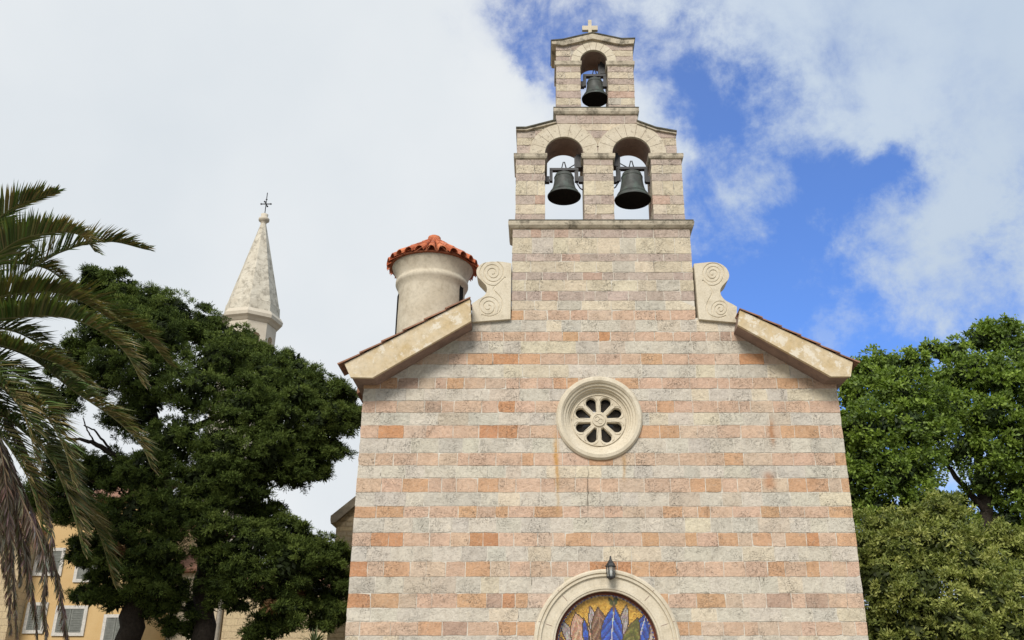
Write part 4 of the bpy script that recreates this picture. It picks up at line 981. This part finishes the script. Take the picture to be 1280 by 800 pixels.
# more boughs inside the outline so that it closes up, and small sprays past its edge
ol = list(bl); rr_ = random.Random(5)
for q in range(70):
    a_ = rr_.choice(ol); b_ = rr_.choice(ol)
    if abs(a_[0]-b_[0])+abs(a_[1]-b_[1]) < 75 and min(a_[2], b_[2]) > 18: bl.append(((a_[0]+b_[0])/2, (a_[1]+b_[1])/2, rr_.uniform(14, 24), min(a_[3], b_[3])-rr_.uniform(0, .6)))
for (x_, y_, r_2, d_) in ol:
    for q in range(3):
        an = rr_.uniform(0, 6.28); bl.append((x_+r_2*1.02*math.cos(an), y_+r_2*.95*math.sin(an), rr_.uniform(3.5, 7.5), d_+rr_.uniform(-.5, .4)))
def branch(pix, r0, r1=.012, nm='branch'):
    b = MB(); limb(b, [U(px, py, Yk+dy) for px, py, dy in pix], r0, r1, 6, .3); b.build(nm, 'bark', trk)
branch([(185, 600, 0), (140, 565, -.1), (105, 550, -.2), (75, 548, -.2)], .09)
branch([(140, 565, -.1), (120, 540, -.2), (105, 532, -.2)], .03); branch([(118, 553, -.2), (108, 535, -.1), (104, 522, -.1)], .02)
branch([(262, 650, 0), (320, 672, -.4), (360, 690, -.3), (405, 700, 0)], .10); branch([(258, 720, 0), (320, 722, -.5), (345, 745, -.4)], .05)
branch([(195, 560, 0), (270, 520, -.4), (350, 500, -.2), (420, 505, 0)], .12); branch([(262, 640, 0), (330, 590, -.3), (400, 560, 0)], .09)
branch([(190, 690, -.3), (150, 690, -.6), (110, 692, -.9)], .07); branch([(170, 760, -.3), (140, 735, -.6), (105, 740, -.7)], .035); branch([(200, 560, 0), (120, 600, .2), (60, 610, .7)], .10)
branch([(190, 500, 0), (120, 460, 0), (80, 480, .3)], .09); branch([(175, 730, -.3), (215, 750, -.3), (245, 770, .0)], .03); branch([(345, 640, .2), (335, 615, .1), (360, 600, 0)], .03)
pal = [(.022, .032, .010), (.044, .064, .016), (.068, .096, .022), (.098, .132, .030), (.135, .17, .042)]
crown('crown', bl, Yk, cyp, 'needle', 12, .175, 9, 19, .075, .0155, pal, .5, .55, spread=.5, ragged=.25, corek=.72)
# a few brown dead sprays
brown = [(348, 765, 8, -.1), (372, 745, 7, -.5), (150, 690, 5, -1.6), (340, 758, 5, -.8)]
for bw in brown: crown('dead_spray', [bw], Yk, cyp, 'needle', 12, .12, 5, 9, .09, .026, [(.12, .065, .03), (.17, .10, .05)])

# right-hand trees
def broadleaf(name, base_px, Y, blobs, label, palette, args, ll, lw, trunkpts, limbs, r0, group=None, jitter=.2):
    bx = U(*base_px, Y); root = empty(name, (bx.x, Y, 0), label, 'tree', group)
    b = MB(); limb(b, [(bx.x, Y, 0)]+[U(px, py, Y+dy) for px, py, dy in trunkpts], r0, r0*.25, 10); tk = b.build('trunk', 'bark', root)
    for ln in limbs:
        b = MB(); limb(b, [U(px, py, Y+dy) for px, py, dy in ln], r0*.4, .02, 7, .2); b.build('limb', 'bark', tk)
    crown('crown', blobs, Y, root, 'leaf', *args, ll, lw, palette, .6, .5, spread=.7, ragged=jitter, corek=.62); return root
gp = [(.036, .062, .014), (.070, .108, .018), (.105, .160, .024), (.14, .20, .030), (.16, .225, .034), (.21, .285, .045)]
broadleaf('broadleaf_tree', (1150, 800), 9.5,
          [(1085, 470, 26, .2), (1068, 500, 24, 0), (1110, 462, 26, .2), (1140, 458, 22, .4), (1125, 492, 34, -.6), (1060, 540, 26, -.1), (1090, 535, 36, -.8), (1135, 535, 34, -1.0), (1160, 500, 26, .0), (1075, 590, 34, -.4), (1120, 590, 36, -1.0),
           (1060, 630, 28, .0), (1100, 640, 32, -.4), (1150, 585, 28, -.6), (1140, 635, 26, -.2), (1060, 575, 20, .3), (1165, 540, 26, -.4), (1080, 690, 30, .4), (1130, 690, 30, .4), (1040, 560, 26, .8), (1035, 640, 30, .9), (1168, 625, 16, .2)],
          'green broadleaf tree with a rounded top touching the right edge of the church', gp, (5.5, .30, 9, 9), .115, .062,
          [(1148, 700, 0), (1130, 620, 0), (1115, 540, 0)], [[(1130, 620, 0), (1090, 560, -.3), (1075, 510, 0)], [(1128, 600, 0), (1150, 530, 0), (1150, 480, .2)], [(1135, 650, 0), (1085, 640, -.3), (1062, 600, 0)]], .26)
broadleaf('broadleaf_tree', (1235, 800), 12,
          [(1195, 440, 18, .2), (1172, 440, 12, .2), (1162, 436, 8, .3), (1225, 425, 20, .2), (1250, 425, 24, .2), (1235, 410, 9, .3), (1265, 412, 10, .2), (1285, 440, 32, 0), (1215, 465, 32, -.6), (1185, 480, 26, -.2), (1255, 475, 36, -1.0), (1300, 500, 44, -.4),
           (1190, 515, 28, -.6), (1235, 520, 32, -1.2), (1275, 545, 36, -1.0), (1205, 560, 24, -.7), (1250, 575, 26, -.9), (1300, 590, 40, -.6), (1180, 572, 14, -.2), (1225, 600, 18, -.4), (1275, 615, 22, -.6), (1262, 652, 20, -.2), (1300, 660, 36, .0), (1200, 626, 14, .2), (1245, 625, 14, .0), (1225, 655, 16, .3), (1190, 660, 22, .6)],
          'taller green broadleaf tree at the right edge with sky showing through its boughs', gp, (4.2, .34, 9, 9), .125, .066,
          [(1238, 720, 0), (1232, 640, 0), (1222, 560, 0), (1225, 480, 0)], [[(1232, 640, 0), (1190, 590, 0), (1172, 560, .2)], [(1230, 620, 0), (1262, 560, 0), (1285, 500, 0)], [(1222, 570, 0), (1200, 510, 0), (1190, 460, .2)], [(1234, 660, 0), (1275, 630, 0), (1310, 600, 0)]], .30)
op = [(.075, .095, .022), (.13, .155, .036), (.19, .215, .050), (.26, .275, .075), (.31, .315, .09)]
broadleaf('olive_green_tree', (1190, 800), 3.2,
          [(1100, 660, 24, .1), (1085, 690, 26, 0), (1135, 655, 22, 0), (1160, 645, 22, -.1), (1185, 640, 20, .0), (1192, 628, 10, 0), (1125, 690, 34, -.5), (1170, 680, 34, -.6), (1205, 665, 22, -.1), (1100, 730, 36, -.5), (1150, 735, 38, -.9), (1205, 710, 34, -.6), (1222, 690, 20, -.2),
           (1240, 670, 18, .1), (1262, 680, 22, 0), (1285, 690, 28, 0), (1245, 715, 30, -.4), (1280, 740, 36, -.6), (1230, 755, 36, -.9), (1095, 780, 34, -.2), (1140, 790, 38, -.6), (1190, 780, 40, -1.0), (1260, 795, 40, -.8), (1305, 790, 36, -.4), (1110, 830, 40, -.3), (1180, 840, 44, -.6), (1250, 850, 44, -.6), (1075, 730, 18, .4), (1080, 800, 22, .6)],
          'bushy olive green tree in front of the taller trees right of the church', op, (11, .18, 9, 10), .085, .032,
          [(1185, 820, 0), (1170, 760, 0), (1160, 700, 0)], [[(1180, 800, 0), (1130, 740, -.2), (1105, 690, 0)], [(1178, 790, 0), (1225, 730, -.2), (1255, 690, 0)]], .16, jitter=.28)

# ------------------------------------------------------------------ palm
Yp = 0.6
pc = U(-62, 425, Yp)
palm = empty('palm_tree', (pc.x, pc.y, 0), 'tall date palm with arching green fronds and a skirt of dry brown ones', 'palm tree')
b = MB(); n = 60; pts = []; rr = []
for i in range(n+1):
    t = i/n; pts.append((pc.x+.12*math.sin(t*3), pc.y, t*(pc.z-.25))); rr.append(.40+.10*(1-t)**3-.03*t+(.035 if i % 2 else -.01)+(.14*max(0, t-.85)/.15))
b.tube(pts, rr, 14); b.build('trunk', 'palmbark', palm)
def frond(pts, ll=.46, wd=.034, cols=None, dens=62, dead=False, vee=.55, sag=.25, thick=.026):
    """rachis through 3-D points; two rows of narrow folded leaflets"""
    P = catmull(pts, 10); k = len(P); seg = np.cumsum([0]+[(P[i+1]-P[i]).length for i in range(k-1)]); tot = seg[-1]
    b = MB(); rc = (.16, .15, .055) if not dead else (.22, .15, .09)
    b.tube(P, [thick*(1-.82*i/(k-1)) for i in range(k)], 5, col=rc)
    m = int(dens*tot/2)
    for i in range(m):
        s_ = tot*(.10+.90*(i+random.random()*.6)/m); j = min(int(np.searchsorted(seg, s_))-1, k-2); j = max(j, 0); t = (s_-seg[j])/max(1e-6, seg[j+1]-seg[j])
        p = P[j].lerp(P[j+1], min(1, t)); d = (P[j+1]-P[j]).normalized(); f = s_/tot
        side = d.cross(Vector((0, 0, 1)));
        if side.length < .05: side = Vector((0, 1, 0))
        side.normalize(); nor = side.cross(d).normalized()
        L_ = ll*(.45+.75*math.sin(math.pi*min(1, f*.85+.12)))*random.uniform(.8, 1.1)
        if f > .9: L_ *= .75
        for sg in (-1, 1):
            if random.random() < (.12 if dead else .03): continue
            ang = .62+.55*(f)**1.5
            out = (side*sg*math.cos(ang)+d*math.sin(ang)+nor*(vee*random.uniform(.5, 1.2) if not dead else random.uniform(-.5, .5))).normalized()
            if dead: out = (out+Vector((random.uniform(-.3, .3), random.uniform(-.3, .3), -.9))).normalized()
            tip2 = (out+Vector((0, 0, -sag*random.uniform(.4, 1.5)))).normalized()
            a = p; c = p+out*L_*.5; e_ = c+tip2*L_*.5
            wv = out.cross(nor).normalized(); wv = (wv+nor*random.uniform(-.6, .6)).normalized()*wd*.5
            col = random.choice(cols); col = tuple(x*random.uniform(.8, 1.2) for x in col)
            if not dead and f > .66 and random.random() < .45: col = random.choice([(.26, .20, .08), (.20, .15, .06), (.32, .25, .12)])
            b.add([a-wv*.5, a+wv*.5, c+wv, c-wv, e_], [(0, 1, 2, 3), (3, 2, 4)], col)
    return b
GR = [(.062, .086, .028), (.095, .125, .038), (.13, .158, .052), (.19, .195, .08)]
YG = [(.080, .10, .030), (.12, .13, .04), (.16, .14, .05)]
BR = [(.22, .165, .125), (.30, .235, .185), (.15, .11, .08), (.36, .30, .245)]
def pf(pix, **k):
    p0 = [pc+Vector((.1, 0, 0))]
    return frond(p0+[U(px, py, Yp+dy) for px, py, dy in pix], **k)
green = [[(-40, 320, -.3), (10, 264, -.6), (70, 241, -.9)], [(-30, 350, -.5), (15, 305, -.9), (65, 291, -1.2), (100, 294, -1.4), (119, 315, -1.5)], [(-20, 380, .2), (26, 345, .4), (81, 313, .6), (135, 302, .7), (183, 312, .8)],
         [(-20, 385, -.2), (0, 371, -.3), (60, 365, -.4), (100, 376, -.5), (140, 400, -.6)], [(-20, 405, -.5), (10, 398, -.8), (75, 396, -1.1), (122, 412, -1.3), (157, 441, -1.4), (178, 480, -1.4)],
         [(0, 390, .3), (97, 374, .6), (140, 396, .8), (182, 422, .9), (212, 456, 1.0)], [(-10, 430, -.3), (40, 448, -.6), (92, 488, -.9), (144, 524, -1.0), (176, 556, -1.0), (190, 586, -1.0)],
         [(-30, 455, -.6), (8, 488, -1.1), (52, 514, -1.5), (80, 560, -1.6), (92, 608, -1.6)], [(-30, 470, -.2), (0, 512, -.4), (60, 570, -.7), (88, 632, -.8), (104, 690, -.8)], [(-10, 470, .4), (50, 540, .7), (96, 620, .9), (124, 668, 1.0), (142, 730, 1.0)],
         [(-20, 420, -.7), (0, 431, -1.0), (71, 454, -1.3), (112, 480, -1.4)], [(-30, 345, .4), (5, 330, .7), (55, 335, .9), (90, 360, 1.0)], [(-50, 440, -.9), (-5, 470, -1.6), (30, 520, -1.9), (45, 575, -1.9)], [(-40, 450, .2), (0, 455, .4), (50, 490, .6), (75, 540, .6)], [(-30, 410, .6), (20, 415, 1.0), (60, 440, 1.2), (95, 478, 1.3)], [(-40, 470, -.4), (0, 540, -.6), (36, 600, -.7), (52, 660, -.7)], [(-45, 300, .2), (-20, 280, .3), (20, 290, .4), (40, 310, .4)]]
for i, pix in enumerate(green):
    cs = YG+GR[2:] if i in (5, 3, 10) else GR
    pf(pix, cols=cs, dens=96, ll=.60 if i not in (10,) else .48, wd=.038).build('frond', 'palm', palm)
dead = [[(-35, 480, -.3), (0, 560, -.6), (14, 680, -.7), (22, 800, -.6)], [(-30, 490, 0), (22, 612, -.2), (54, 690, -.3), (56, 765, -.3), (62, 830, -.3)], [(-25, 490, .3), (36, 630, .4), (68, 704, .5), (84, 795, .5), (88, 840, .5)],
        [(-45, 480, -.7), (-8, 612, -1.0), (6, 720, -1.0)], [(-40, 500, .1), (20, 650, .0), (40, 736, -.1), (48, 810, 0)], [(-60, 490, -.5), (-30, 600, -.8), (-14, 720, -.8)], [(-30, 485, .6), (10, 570, .8), (34, 650, .9), (36, 740, .9)], [(-40, 490, -.2), (4, 560, -.3), (22, 640, -.3), (26, 730, -.3)], [(-45, 500, .3), (-6, 580, .3), (8, 680, .3), (14, 790, .3)], [(-20, 470, .1), (40, 580, 0), (62, 650, 0), (66, 720, 0)]]
for pix in dead:
    o = pf(pix, cols=BR, dens=190, dead=True, ll=.31, wd=.028).build('frond', 'palm', palm); tag(o, 'dry brown hanging palm frond')
for i in range(22):   # the rest of the crown, mostly outside the frame
    a = math.pi*.5+math.pi*(i/21.0)+random.uniform(-.08, .08); el = random.uniform(-.35, 1.1); L_ = random.uniform(2.6, 3.4)
    d = Vector((math.cos(a)*math.cos(el), math.sin(a)*math.cos(el)*.9, math.sin(el)))
    if d.x > -.12: d.x = -abs(d.x)-.1
    pts = [pc+Vector((0, 0, 0)), pc+d*L_*.35+Vector((0, 0, .1)), pc+d*L_*.7+Vector((0, 0, -.1*L_*.5)), pc+d*L_*.92+Vector((0, 0, -L_*.38))]
    frond(pts, cols=GR, dens=40, ll=.5).build('frond', 'palm', palm)

# spiky plant tops at the foot of the conifer
Yq = 2.2; yb_ = U(393, 800, Yq)
yu = empty('yucca_plant', (yb_.x, Yq, 0), 'spiky leaved plant whose tips rise below the conifer beside the church wall', 'plant')
zt = UZ(800, Yq)-.02
b = MB(); b.tube([(yb_.x, Yq, 0), (yb_.x+.05, Yq, zt*.5), (yb_.x, Yq, zt)], [.12, .10, .09], 8); b.build('stem', 'bark2', yu)
b = MB()
for i in range(120):
    a = random.uniform(0, 2*math.pi); el = random.uniform(-.5, 1.35); L_ = random.uniform(.34, .55); d = Vector((math.cos(a)*math.cos(el), math.sin(a)*math.cos(el), math.sin(el)*.75))
    s_ = d.cross(Vector((0, 0, 1))); s_ = (s_.normalized() if s_.length > .05 else Vector((1, 0, 0)))*.02
    p0 = Vector((yb_.x, Yq, zt-.12+random.uniform(-.1, .05))); p1 = p0+d*L_*.55; p2 = p1+(d+Vector((0, 0, -.35))).normalized()*L_*.45
    b.add([p0-s_*.6, p0+s_*.6, p1+s_, p1-s_, p2], [(0, 1, 2, 3), (3, 2, 4)], random.choice([(.05, .075, .03), (.08, .10, .04), (.11, .13, .05)]))
b.build('leaves', 'palm', yu)
